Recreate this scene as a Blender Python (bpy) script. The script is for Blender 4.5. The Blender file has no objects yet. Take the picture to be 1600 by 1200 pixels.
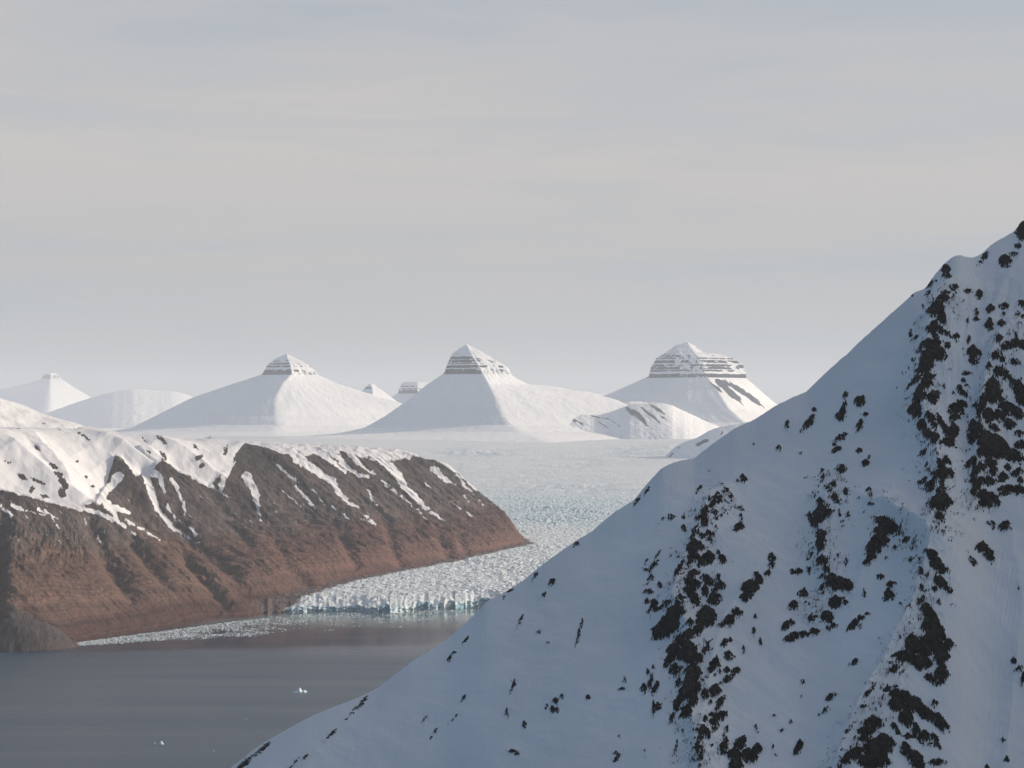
import bpy, math, random
import numpy as np
from mathutils import Vector

S = bpy.context.scene
C = S.collection
rad = math.radians
FP, HX, HY, CZ = 3200.0, 800.0, 660.0, 600.0        # focal length, horizon and eye height used for surveying

# ------------------------------------------------------------------ camera
cam = bpy.data.cameras.new('camera')
cam.lens = 72.0; cam.sensor_width = 36.0; cam.shift_y = 60.0/1600.0
cam.clip_start = 5.0; cam.clip_end = 150000.0
co = bpy.data.objects.new('camera', cam); C.objects.link(co)
co.location = (0, 0, CZ); co.rotation_euler = (rad(90), 0, 0)
S.camera = co
S.view_settings.view_transform = 'Standard'; S.view_settings.look = 'None'
S.view_settings.exposure = -0.07; S.view_settings.gamma = 1.0

# ------------------------------------------------------------------ sky and sun
SUN_EL, SUN_AZ = 17.0, 7.0       # azimuth measured from +x (right) towards +y (into the picture)
W = bpy.data.worlds.new('World'); S.world = W; W.use_nodes = True
nt = W.node_tree; N = nt.nodes; L = nt.links; N.clear()
def wn(t, **k):
    n = N.new(t)
    for a, b in k.items(): setattr(n, a, b)
    return n
def wmath(op, a, b=None, clamp=False):
    n = wn('ShaderNodeMath', operation=op, use_clamp=clamp)
    for i, v in enumerate((a, b)):
        if v is None: continue
        if isinstance(v, (int, float)): n.inputs[i].default_value = v
        else: L.new(v, n.inputs[i])
    return n.outputs[0]
out = wn('ShaderNodeOutputWorld'); bg = wn('ShaderNodeBackground')
sky = wn('ShaderNodeTexSky', sky_type='NISHITA'); sky.sun_disc = False
sky.sun_elevation = rad(SUN_EL); sky.sun_rotation = rad(90-SUN_AZ)
sky.altitude = 600; sky.air_density = 1.0; sky.dust_density = 1.0; sky.ozone_density = 1.5
tc = wn('ShaderNodeTexCoord'); sep = wn('ShaderNodeSeparateXYZ'); L.new(tc.outputs['Generated'], sep.inputs[0])
X, Y, Z = sep.outputs
den = wmath('ADD', wmath('MAXIMUM', Z, 0.0), 0.10)
u = wmath('DIVIDE', X, den); v = wmath('DIVIDE', Y, den)
cmb = wn('ShaderNodeCombineXYZ'); L.new(u, cmb.inputs[0]); L.new(v, cmb.inputs[1])
mp = wn('ShaderNodeMapping'); L.new(cmb.outputs[0], mp.inputs[0])
mp.inputs['Rotation'].default_value = (0, 0, rad(-10)); mp.inputs['Scale'].default_value = (0.75, 1.5, 1)
mp.inputs['Location'].default_value = (3.1, 1.7, 0)
n1 = wn('ShaderNodeTexNoise'); n1.inputs['Scale'].default_value = 0.55; n1.inputs['Detail'].default_value = 7
n1.inputs['Roughness'].default_value = 0.52; n1.inputs['Distortion'].default_value = 0.5
L.new(mp.outputs[0], n1.inputs['Vector'])
n2 = wn('ShaderNodeTexNoise'); n2.inputs['Scale'].default_value = 1.9; n2.inputs['Detail'].default_value = 8
n2.inputs['Roughness'].default_value = 0.6; n2.inputs['Distortion'].default_value = 0.8
L.new(mp.outputs[0], n2.inputs['Vector'])
cl = wmath('ADD', wmath('MULTIPLY', n1.outputs[0], 0.72), wmath('MULTIPLY', n2.outputs[0], 0.28))
ramp = wn('ShaderNodeMapRange'); ramp.clamp = True
L.new(cl, ramp.inputs['Value'])
ramp.inputs['From Min'].default_value = 0.34; ramp.inputs['From Max'].default_value = 0.54
ramp.inputs['To Min'].default_value = 0.38; ramp.inputs['To Max'].default_value = 1.0
# high cloud ahead; unseen cover shaped to dim shaded snow and brighten right-facing slopes
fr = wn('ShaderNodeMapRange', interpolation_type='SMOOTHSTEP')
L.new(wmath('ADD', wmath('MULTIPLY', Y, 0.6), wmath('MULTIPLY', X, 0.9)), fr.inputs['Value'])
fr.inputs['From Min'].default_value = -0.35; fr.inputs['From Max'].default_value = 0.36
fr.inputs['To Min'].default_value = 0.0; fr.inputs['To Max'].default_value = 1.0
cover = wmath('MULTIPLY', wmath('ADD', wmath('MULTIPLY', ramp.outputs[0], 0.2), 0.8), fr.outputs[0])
thin = wn('ShaderNodeMixRGB'); L.new(ramp.outputs[0], thin.inputs[0]); thin.inputs[1].default_value = (0.43, 0.485, 0.55, 1)
ccol = wn('ShaderNodeMixRGB'); L.new(wmath('MULTIPLY', Z, 7.0, True), ccol.inputs[0])
ccol.inputs[1].default_value = (0.43, 0.452, 0.48, 1); ccol.inputs[2].default_value = (0.585, 0.555, 0.54, 1)
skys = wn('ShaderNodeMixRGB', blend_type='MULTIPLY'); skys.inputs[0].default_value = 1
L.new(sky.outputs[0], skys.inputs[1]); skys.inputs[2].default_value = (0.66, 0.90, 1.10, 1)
sdir = (math.cos(rad(SUN_EL))*math.cos(rad(SUN_AZ)), math.cos(rad(SUN_EL))*math.sin(rad(SUN_AZ)), math.sin(rad(SUN_EL)))
dt = wn('ShaderNodeVectorMath', operation='DOT_PRODUCT'); L.new(tc.outputs['Generated'], dt.inputs[0]); dt.inputs[1].default_value = sdir
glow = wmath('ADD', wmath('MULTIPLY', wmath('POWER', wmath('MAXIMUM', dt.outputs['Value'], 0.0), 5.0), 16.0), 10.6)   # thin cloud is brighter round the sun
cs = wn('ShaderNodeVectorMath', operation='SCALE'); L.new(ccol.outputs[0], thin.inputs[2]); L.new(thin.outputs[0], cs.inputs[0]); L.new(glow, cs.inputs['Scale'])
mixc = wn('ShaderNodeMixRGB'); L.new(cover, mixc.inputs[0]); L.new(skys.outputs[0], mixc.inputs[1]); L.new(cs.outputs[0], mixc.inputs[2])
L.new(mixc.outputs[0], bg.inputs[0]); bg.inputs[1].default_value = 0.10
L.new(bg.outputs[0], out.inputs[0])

sun = bpy.data.lights.new('sun', 'SUN'); sun.energy = 5.0; sun.angle = rad(0.6); sun.color = (1.0, 0.85, 0.68)
so = bpy.data.objects.new('sun', sun); C.objects.link(so)
sd = Vector((math.cos(rad(SUN_EL))*math.cos(rad(SUN_AZ)), math.cos(rad(SUN_EL))*math.sin(rad(SUN_AZ)), math.sin(rad(SUN_EL))))
so.rotation_euler = sd.to_track_quat('Z', 'Y').to_euler(); so.location = (3000, 0, 3000)
S.cycles.max_bounces = 5; S.cycles.diffuse_bounces = 3; S.cycles.glossy_bounces = 3; S.cycles.volume_bounces = 1
S.cycles.use_denoising = True

# ------------------------------------------------------------------ noise
def _h(ix, iy, seed):
    h = (ix.astype(np.int64)*374761393 + iy.astype(np.int64)*668265263 + seed*974634777) & 0xffffffff
    h = ((h ^ (h >> 13))*1274126177) & 0xffffffff
    h = (h ^ (h >> 16)) & 0xffffffff
    return h
def perlin(x, y, seed=0):
    ix = np.floor(x); iy = np.floor(y); fx = x-ix; fy = y-iy
    ux = fx*fx*fx*(fx*(fx*6-15)+10); uy = fy*fy*fy*(fy*(fy*6-15)+10)
    def g(a, b):
        an = _h(ix+a, iy+b, seed)*(2*math.pi/4294967296.0)
        return np.cos(an)*(fx-a)+np.sin(an)*(fy-b)
    x0 = g(0, 0)*(1-ux)+g(1, 0)*ux; x1 = g(0, 1)*(1-ux)+g(1, 1)*ux
    return (x0*(1-uy)+x1*uy)*1.45
def fbm(x, y, o=4, seed=0, gain=0.5, lac=2.03):
    s = 0; a = 1.0; n = 0
    for i in range(o):
        s = s+a*perlin(x, y, seed+i*17); n += a; a *= gain; x = x*lac+3.7; y = y*lac+1.3
    return s/n
def ridged(x, y, o=4, seed=0, gain=0.5):
    s = 0; a = 1.0; n = 0
    for i in range(o):
        s = s+a*(1-2*np.abs(perlin(x, y, seed+i*17))); n += a; a *= gain; x = x*2.03+3.7; y = y*2.03+1.3
    return s/n
def worley(x, y, seed=0):
    """distance to the nearest point, to the border, and a random value of the nearest cell"""
    ix = np.floor(x); iy = np.floor(y)
    f1 = np.full(x.shape, 9.0); f2 = np.full(x.shape, 9.0); cv = np.zeros(x.shape)
    for a in (-1, 0, 1):
        for b in (-1, 0, 1):
            jx = ix+a; jy = iy+b; h = _h(jx, jy, seed)
            px = jx+(h & 1023)/1023.0; py = jy+((h >> 10) & 1023)/1023.0
            d = np.hypot(px-x, py-y); c = ((h >> 20) & 1023)/1023.0
            n = d < f1
            f2 = np.where(n, f1, np.minimum(f2, d)); cv = np.where(n, c, cv); f1 = np.where(n, d, f1)
    return f1, f2-f1, cv
def sstep(a, b, x):
    t = np.clip((x-a)/(b-a), 0, 1); return t*t*(3-2*t)
def smax(a, b, k):
    h = np.clip(0.5+0.5*(a-b)/k, 0, 1); return b*(1-h)+a*h+k*h*(1-h)
def smin(a, b, k): return -smax(-a, -b, k)
def tabs(x, pts, sg):
    p = np.array(pts, float); g = np.arange(p[0, 0]-4*sg, p[-1, 0]+4*sg, sg/6.0); v = np.interp(g, p[:, 0], p[:, 1])
    k = np.exp(-.5*(np.arange(-24, 25)/6.0)**2); k /= k.sum()
    w = np.convolve(np.pad(v, 24, mode='edge'), k, 'valid'); return np.interp(x, g, w)
def tab(x, pts):
    p = np.array(pts, float); return np.interp(x, p[:, 0], p[:, 1])
def at(px, py, D): return ((px-HX)/FP*D, D, CZ-(py-HY)/FP*D)
def proj(x, y, z): return HX+FP*x/y, HY+FP*(CZ-z)/y

def segdist(x, y, pts):
    """distance to a polyline of (x, y, value...), the value there, and the side (+ = right of travel)"""
    best = np.full(x.shape, 1e9); val = np.zeros(x.shape); side = np.zeros(x.shape)
    for (a, b) in zip(pts[:-1], pts[1:]):
        dx, dy = b[0]-a[0], b[1]-a[1]; l2 = dx*dx+dy*dy+1e-9
        t = np.clip(((x-a[0])*dx+(y-a[1])*dy)/l2, 0, 1)
        qx = x-a[0]-t*dx; qy = y-a[1]-t*dy; d = np.hypot(qx, qy); n = d < best
        best = np.where(n, d, best); val = np.where(n, a[2]+(b[2]-a[2])*t, val)
        side = np.where(n, np.sign(dx*qy-dy*qx), side)
    return best, val, side
def blobs(px, py, lst, grow=1.0, ang=False):
    """signed distance-like field in survey units: positive inside the listed patches"""
    F = np.full(px.shape, -6.0)
    cols0, cols1 = px.min(axis=0), px.max(axis=0)
    for bl in lst:
        x, y, a, b = bl[:4]; an = rad(bl[4]) if len(bl) > 4 else 0.0
        g_ = grow*(1.06 if min(a, b) >= 5 else 1.0); a *= g_; b *= g_; R = max(a, b)+7
        js = np.nonzero((cols1 > x-R) & (cols0 < x+R))[0]
        if not len(js): continue
        j0, j1 = js[0], js[-1]+1
        X = px[:, j0:j1]-x; Y = py[:, j0:j1]-y
        c, s = math.cos(an), math.sin(an)
        U = X*c+Y*s; V = -X*s+Y*c
        if ang:
            k_ = (x*12.9898+y*78.233) % 1.0
            t_ = 1+.5*np.clip(Y/max(a, b), -1, 1)*(1 if k_ < .8 else -.8)
            au, av = np.abs(U+.4*(k_-.5)*V)/a/t_, np.abs(V)/b/(t_**.5)
            r = np.maximum(np.maximum(au, av), (au+av)*.80)
        else: r = np.sqrt((U/a)**2+(V/b)**2)
        f = (1-r)*min(a, b)*1.25
        F[:, j0:j1] = np.maximum(F[:, j0:j1], np.maximum(f, -6))
    return F

# ------------------------------------------------------------------ mesh helpers
def mesh_from(name, V, Q, mats, parent=None, attrs=None, smooth=True, mi=None):
    """V (n,3) vertices, Q (m,k) faces all with k corners"""
    m = bpy.data.meshes.new(name); n = len(V); k = Q.shape[1]; q = len(Q)
    m.vertices.add(n); m.vertices.foreach_set('co', np.ascontiguousarray(V, np.float32).ravel())
    m.loops.add(q*k); m.loops.foreach_set('vertex_index', np.ascontiguousarray(Q, np.int32).ravel())
    m.polygons.add(q); m.polygons.foreach_set('loop_start', np.arange(q, dtype=np.int32)*k)
    m.polygons.foreach_set('use_smooth', np.full(q, smooth))
    for x in (mats if isinstance(mats, (list, tuple)) else [mats]): m.materials.append(x)
    if mi is not None: m.polygons.foreach_set('material_index', np.ascontiguousarray(mi, np.int32))
    for a, d in (attrs or {}).items():
        at_ = m.attributes.new(a, 'FLOAT', 'POINT'); at_.data.foreach_set('value', np.ascontiguousarray(d, np.float32).ravel())
    m.update(); m.validate()
    o = bpy.data.objects.new(name, m); C.objects.link(o)
    if parent is not None: o.parent = parent
    return o
def grid_faces(nr, nc, flip=False, wrap=False):
    i = np.arange(nr-1)[:, None]; j = np.arange(nc if wrap else nc-1)[None, :]; j2 = (j+1) % nc
    a = i*nc+j; b = i*nc+j2; c = (i+1)*nc+j2; d = (i+1)*nc+j
    f = np.stack(np.broadcast_arrays(a, d, c, b) if not flip else np.broadcast_arrays(a, b, c, d), -1)
    return f.reshape(-1, 4)
def sub_mesh(V, Q, sel, attrs=None):
    q = Q[sel]; u, inv = np.unique(q, return_inverse=True)
    return V[u], inv.reshape(q.shape), {a: d[u] for a, d in (attrs or {}).items()}
def tag(o, label=None, cat=None, group=None, kind=None):
    if label: o['label'] = label
    if cat: o['category'] = cat
    if group: o['group'] = group
    if kind: o['kind'] = kind
    return o
def normals_z(X, Y, Z):
    P = np.stack([X, Y, Z], -1)
    a = np.gradient(P, axis=0); b = np.gradient(P, axis=1)
    n = np.cross(a, b); n /= np.linalg.norm(n, axis=-1, keepdims=True)+1e-9
    return np.abs(n[..., 2]), n

# ------------------------------------------------------------------ materials
class M:
    def __init__(s, name):
        s.m = bpy.data.materials.new(name); s.m.use_nodes = True; s.t = s.m.node_tree
        s.N = s.t.nodes; s.L = s.t.links
        s.b = s.N['Principled BSDF']
    def n(s, t, **k):
        o = s.N.new(t)
        for a, b in k.items(): setattr(o, a, b)
        return o
    def put(s, sock, v):
        if isinstance(v, (int, float)): sock.default_value = v
        elif isinstance(v, tuple): sock.default_value = v if len(v) == len(sock.default_value) else v+(1,)
        else: s.L.new(v, sock)
    def math(s, op, a, b=0.0, clamp=False):
        o = s.n('ShaderNodeMath', operation=op, use_clamp=clamp); s.put(o.inputs[0], a); s.put(o.inputs[1], b); return o.outputs[0]
    def mix(s, f, a, b, blend='MIX'):
        o = s.n('ShaderNodeMixRGB', blend_type=blend); s.put(o.inputs[0], f); s.put(o.inputs[1], a); s.put(o.inputs[2], b); return o.outputs[0]
    def pos(s, scale=(1, 1, 1), rot=(0, 0, 0)):
        g = s.n('ShaderNodeNewGeometry'); mp = s.n('ShaderNodeMapping'); s.L.new(g.outputs['Position'], mp.inputs[0])
        mp.inputs['Scale'].default_value = scale; mp.inputs['Rotation'].default_value = rot; return mp.outputs[0]
    def noise(s, vec, scale=1.0, detail=5, rough=0.55, dist=0.0):
        o = s.n('ShaderNodeTexNoise'); s.L.new(vec, o.inputs['Vector']); o.inputs['Scale'].default_value = scale
        o.inputs['Detail'].default_value = detail; o.inputs['Roughness'].default_value = rough; o.inputs['Distortion'].default_value = dist
        return o.outputs[0]
    def attr(s, name):
        o = s.n('ShaderNodeAttribute'); o.attribute_name = name; return o.outputs['Fac']
    def rng(s, v, a, b, c=0.0, d=1.0, smooth=False):
        o = s.n('ShaderNodeMapRange'); s.put(o.inputs['Value'], v)
        if smooth: o.interpolation_type = 'SMOOTHSTEP'
        for k, q in zip(('From Min', 'From Max', 'To Min', 'To Max'), (a, b, c, d)): o.inputs[k].default_value = q
        return o.outputs[0]
    def bump(s, h, dist, strength=1.0):
        o = s.n('ShaderNodeBump'); s.L.new(h, o.inputs['Height']); o.inputs['Distance'].default_value = dist
        o.inputs['Strength'].default_value = strength; s.L.new(o.outputs[0], s.b.inputs['Normal']); return o
    def out(s, col, rough=0.7, spec=0.3):
        s.put(s.b.inputs['Base Color'], col); s.put(s.b.inputs['Roughness'], rough); s.put(s.b.inputs['Specular IOR Level'], spec)
        return s.m
SNOW = (0.80, 0.82, 0.86)

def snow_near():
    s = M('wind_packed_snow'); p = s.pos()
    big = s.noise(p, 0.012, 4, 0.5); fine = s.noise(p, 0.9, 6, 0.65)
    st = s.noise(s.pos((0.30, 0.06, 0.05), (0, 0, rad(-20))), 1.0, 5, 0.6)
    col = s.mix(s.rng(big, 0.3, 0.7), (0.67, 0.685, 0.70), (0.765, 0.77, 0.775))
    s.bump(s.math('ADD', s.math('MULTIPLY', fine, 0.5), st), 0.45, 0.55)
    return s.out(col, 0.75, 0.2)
def rock_near():
    s = M('dark_jagged_rock'); p = s.pos()
    a = s.noise(p, 0.25, 6, 0.65); b = s.noise(s.pos((0.5, 0.5, 0.12), (0.3, 0.5, 0)), 1.0, 7, 0.7)
    vo = s.n('ShaderNodeTexVoronoi'); s.L.new(p, vo.inputs['Vector']); vo.inputs['Scale'].default_value = 0.45
    col = s.mix(s.rng(a, 0.35, 0.7), (0.011, 0.011, 0.012), (0.046, 0.039, 0.033))
    col = s.mix(s.rng(b, 0.62, 0.72), col, (0.12, 0.11, 0.10))
    s.bump(s.math('ADD', s.math('MULTIPLY', b, 1.2), vo.outputs['Distance']), 1.6, 0.9)
    return s.out(col, 0.9, 0.25)
def hill_mat():
    s = M('banded_red_slope'); p = s.pos()
    sn = s.attr('snow'); zz = s.attr('strata')              # zz: elevation with folded strata
    fine = s.noise(p, 0.05, 8, 0.72); med = s.noise(s.pos((0.006, 0.006, 0.006)), 1.0, 6, 0.6)
    fall = s.noise(s.pos((0.035, 0.012, 0.004), (0, 0, rad(24))), 1.0, 7, 0.65)
    band = s.n('ShaderNodeCombineXYZ'); s.L.new(zz, band.inputs[2])
    lay = s.noise(band.outputs[0], 0.09, 6, 0.75)
    gp = s.n('ShaderNodeSeparateXYZ'); s.L.new(p, gp.inputs[0])
    zw = s.math('ADD', zz, s.math('MULTIPLY', s.math('SUBTRACT', med, 0.5), 90.0))
    red = s.mix(s.rng(lay, 0.35, 0.65), (0.140, 0.072, 0.062), (0.275, 0.170, 0.140))
    tan = s.mix(s.rng(lay, 0.40, 0.60), (0.140, 0.088, 0.070), (0.270, 0.190, 0.150))
    redw = s.mix(s.attr('east'), tan, red)
    scree = s.mix(fine, (0.085, 0.045, 0.043), (0.150, 0.078, 0.068))
    grey = s.mix(s.rng(fall, 0.35, 0.65), (0.092, 0.083, 0.082), (0.215, 0.182, 0.165))
    dark = s.mix(fine, (0.036, 0.037, 0.040), (0.085, 0.078, 0.072))
    c = s.mix(s.rng(zw, 40, 85, smooth=True), scree, redw)
    sl = s.noise(band.outputs[0], 0.22, 3, 0.8)
    c = s.mix(s.math('MULTIPLY', s.rng(sl, 0.56, 0.66), s.rng(fine, 0.30, 0.6, 0.45, 1.0)), c, (0.42, 0.32, 0.26))
    c = s.mix(s.math('MULTIPLY', s.rng(sl, 0.45, 0.38), 0.75), c, (0.09, 0.045, 0.04))
    l2 = s.noise(band.outputs[0], 0.034, 4, 0.7)
    c = s.mix(0.75, c, s.mix(s.rng(l2, 0.38, 0.62), (0.42, 0.40, 0.40), (1.6, 1.45, 1.35)), 'MULTIPLY')
    grey = s.mix(0.5, grey, s.mix(s.rng(l2, 0.40, 0.60), (0.5, 0.5, 0.5), (1.3, 1.28, 1.25)), 'MULTIPLY')
    c = s.mix(s.rng(zw, 185, 265, smooth=True), c, grey)
    c = s.mix(s.math('MULTIPLY', s.rng(zw, 330, 430), s.rng(fall, 0.42, 0.56)), c, dark)
    c = s.mix(s.attr('grey'), c, s.mix(fine, (0.055, 0.058, 0.062), (0.17, 0.155, 0.145)))
    c = s.mix(s.rng(fine, 0.25, 0.75), s.mix(0.22, c, (0.03, 0.026, 0.026)), s.mix(0.12, c, (0.34, 0.28, 0.24)))
    c = s.mix(s.math('MULTIPLY', s.rng(fall, 0.30, 0.48, 1, 0), 0.30), c, (0.04, 0.036, 0.036))
    c = s.mix(1.0, c, (0.70, 0.66, 0.68), 'MULTIPLY')
    sm = s.math('ADD', sn, s.math('MULTIPLY', s.math('SUBTRACT', s.noise(s.pos((0.05, 0.02, 0.02), (0, 0, rad(24))), 1.0, 7, 0.68), 0.5), 6.0))
    f = s.rng(sm, -0.35, 0.35)
    c = s.mix(f, c, s.mix(med, (0.62, 0.62, 0.645), (0.76, 0.76, 0.77)))
    s.bump(s.math('ADD', s.math('MULTIPLY', s.math('MULTIPLY', fall, s.rng(f, 0, 1, 1, 0.12)), 1.3), s.math('MULTIPLY', fine, s.rng(f, 0, 1, 0.8, 0.05))), 16.0, 0.8)
    return s.out(c, 0.9, 0.12)
def far_mat(name='peak_snow', rockcol=((0.030, 0.038, 0.060), (0.065, 0.072, 0.098))):
    s = M(name); p = s.pos(); rk = s.attr('rock')
    n = s.noise(s.pos((0.02, 0.02, 0.02)), 1.0, 6, 0.7)
    big = s.noise(s.pos((0.0015, 0.0015, 0.003)), 1.0, 5, 0.55)
    f = s.rng(s.math('ADD', rk, s.math('MULTIPLY', s.math('SUBTRACT', n, 0.5), 0.7)), 0.45, 0.60)
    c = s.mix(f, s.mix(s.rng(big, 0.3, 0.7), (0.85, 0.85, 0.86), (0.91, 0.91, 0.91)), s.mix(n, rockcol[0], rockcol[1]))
    rn = s.noise(s.pos((0.010, 0.010, 0.0016)), 1.0, 6, 0.6)
    s.bump(s.math('ADD', n, s.math('MULTIPLY', rn, 3.0)), 10.0, 0.4)
    return s.out(c, 0.85, 0.1)
def ice_mat():
    s = M('crevassed_glacier_ice'); p = s.pos()
    cv = s.attr('crevasse'); dr = s.attr('dirt'); bl = s.attr('blue')
    n = s.noise(s.pos((0.02, 0.02, 0.03)), 1.0, 8, 0.7)
    c = s.mix(s.rng(n, 0.3, 0.7), (0.60, 0.645, 0.665), (0.79, 0.80, 0.80))
    c = s.mix(s.math('MULTIPLY', bl, s.rng(n, 0.3, 0.6, 1.0, 0.35)), c, (0.46, 0.61, 0.66))
    c = s.mix(s.math('MULTIPLY', cv, s.rng(n, 0.35, 0.7, 1.0, 0.45)), c, (0.20, 0.42, 0.52))
    c = s.mix(s.rng(s.math('ADD', dr, s.math('MULTIPLY', s.math('SUBTRACT', n, 0.5), 1.5)), 0.35, 0.75), c, (0.10, 0.065, 0.06))
    s.bump(s.noise(s.pos((0.05, 0.03, 0.05)), 1.0, 6, 0.7), 9.0, 0.7)
    return s.out(c, 0.55, 0.3)
def floe_mat():
    s = M('floating_ice'); n = s.noise(s.pos((0.3, 0.3, 0.5)), 1.0, 5, 0.6)
    g = s.n('ShaderNodeNewGeometry'); sp = s.n('ShaderNodeSeparateXYZ'); s.L.new(g.outputs['Position'], sp.inputs[0])
    low = s.rng(sp.outputs[2], 0.3, 2.2, 1.0, 0.0)
    c = s.mix(low, (0.70, 0.76, 0.78), (0.22, 0.42, 0.47))
    c = s.mix(s.rng(n, 0.35, 0.7), c, (0.62, 0.74, 0.77))
    s.bump(n, 1.0, 0.6)
    return s.out(c, 0.4, 0.4)
def water_mat():
    s = M('fjord_water'); g = s.n('ShaderNodeNewGeometry'); sp = s.n('ShaderNodeSeparateXYZ'); s.L.new(g.outputs['Position'], sp.inputs[0])
    yy = sp.outputs[1]
    wv = s.noise(s.pos((0.0006, 0.004, 1)), 1.0, 5, 0.6, 0.6)
    yb = s.math('ADD', yy, s.math('MULTIPLY', s.math('SUBTRACT', wv, 0.5), 420.0))
    calm = s.rng(yb, 5270, 5540, 0.0, 1.0, True)
    silt = s.rng(yb, 5850, 6150, 0.0, 1.0, True)
    streak = s.noise(s.pos((0.0007, 0.006, 1), (0, 0, rad(4))), 1.0, 6, 0.62, 0.4)
    col = s.mix(silt, (0.012, 0.040, 0.078), (0.12, 0.185, 0.195))
    rough = s.math('ADD', s.rng(calm, 0, 1, 0.36, 0.10), s.math('MULTIPLY', s.math('SUBTRACT', streak, 0.5), 0.22))
    rp = s.noise(s.pos((0.05, 0.10, 0.05)), 1.0, 5, 0.65)
    b = s.bump(rp, 1.0, 0.35); s.put(b.inputs['Strength'], s.rng(calm, 0, 1, 0.55, 0.12))
    s.b.inputs['IOR'].default_value = 1.33; s.b.inputs['Specular Tint'].default_value = (0.86, 0.94, 1.0, 1)
    return s.out(col, rough, 0.5)
MS, MR, MH, MF, MI, MB, MW = snow_near(), rock_near(), hill_mat(), far_mat(), ice_mat(), floe_mat(), water_mat()

# ------------------------------------------------------------------ water and distant snowfield
def plane(name, x0, x1, y0, y1, z, mat):
    V = np.array([(x0, y0, z), (x1, y0, z), (x1, y1, z), (x0, y1, z)], float)
    return mesh_from(name, V, np.array([[0, 1, 2, 3]]), mat, smooth=False)
o = plane('water', -14000, 9000, -2500, 10500, 0.0, MW)
tag(o, 'calm grey fjord water below the red slope and glacier front', 'water', kind='structure')

def snowfield():
    nc, nr = 500, 160
    px = np.linspace(-1900, 3500, nc)[None, :].repeat(nr, 0)
    D = np.geomspace(15500, 61000, nr)[:, None].repeat(nc, 1)
    x = (px-HX)/FP*D
    z = tab(D, [(15500, 300), (18000, 380), (21000, 430), (26000, 455), (61000, 490)])
    z = z+18*fbm(x/2500, D/2500, 4, 5)*sstep(19000, 24000, D)
    V = np.stack([x, D, z], -1).reshape(-1, 3)
    o = mesh_from('ground', V, grid_faces(nr, nc, True), MF, attrs={'rock': np.zeros(len(V))})
    tag(o, 'flat white snowfield stretching away behind the three peaks', 'snowfield', kind='structure')
snowfield()

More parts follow.
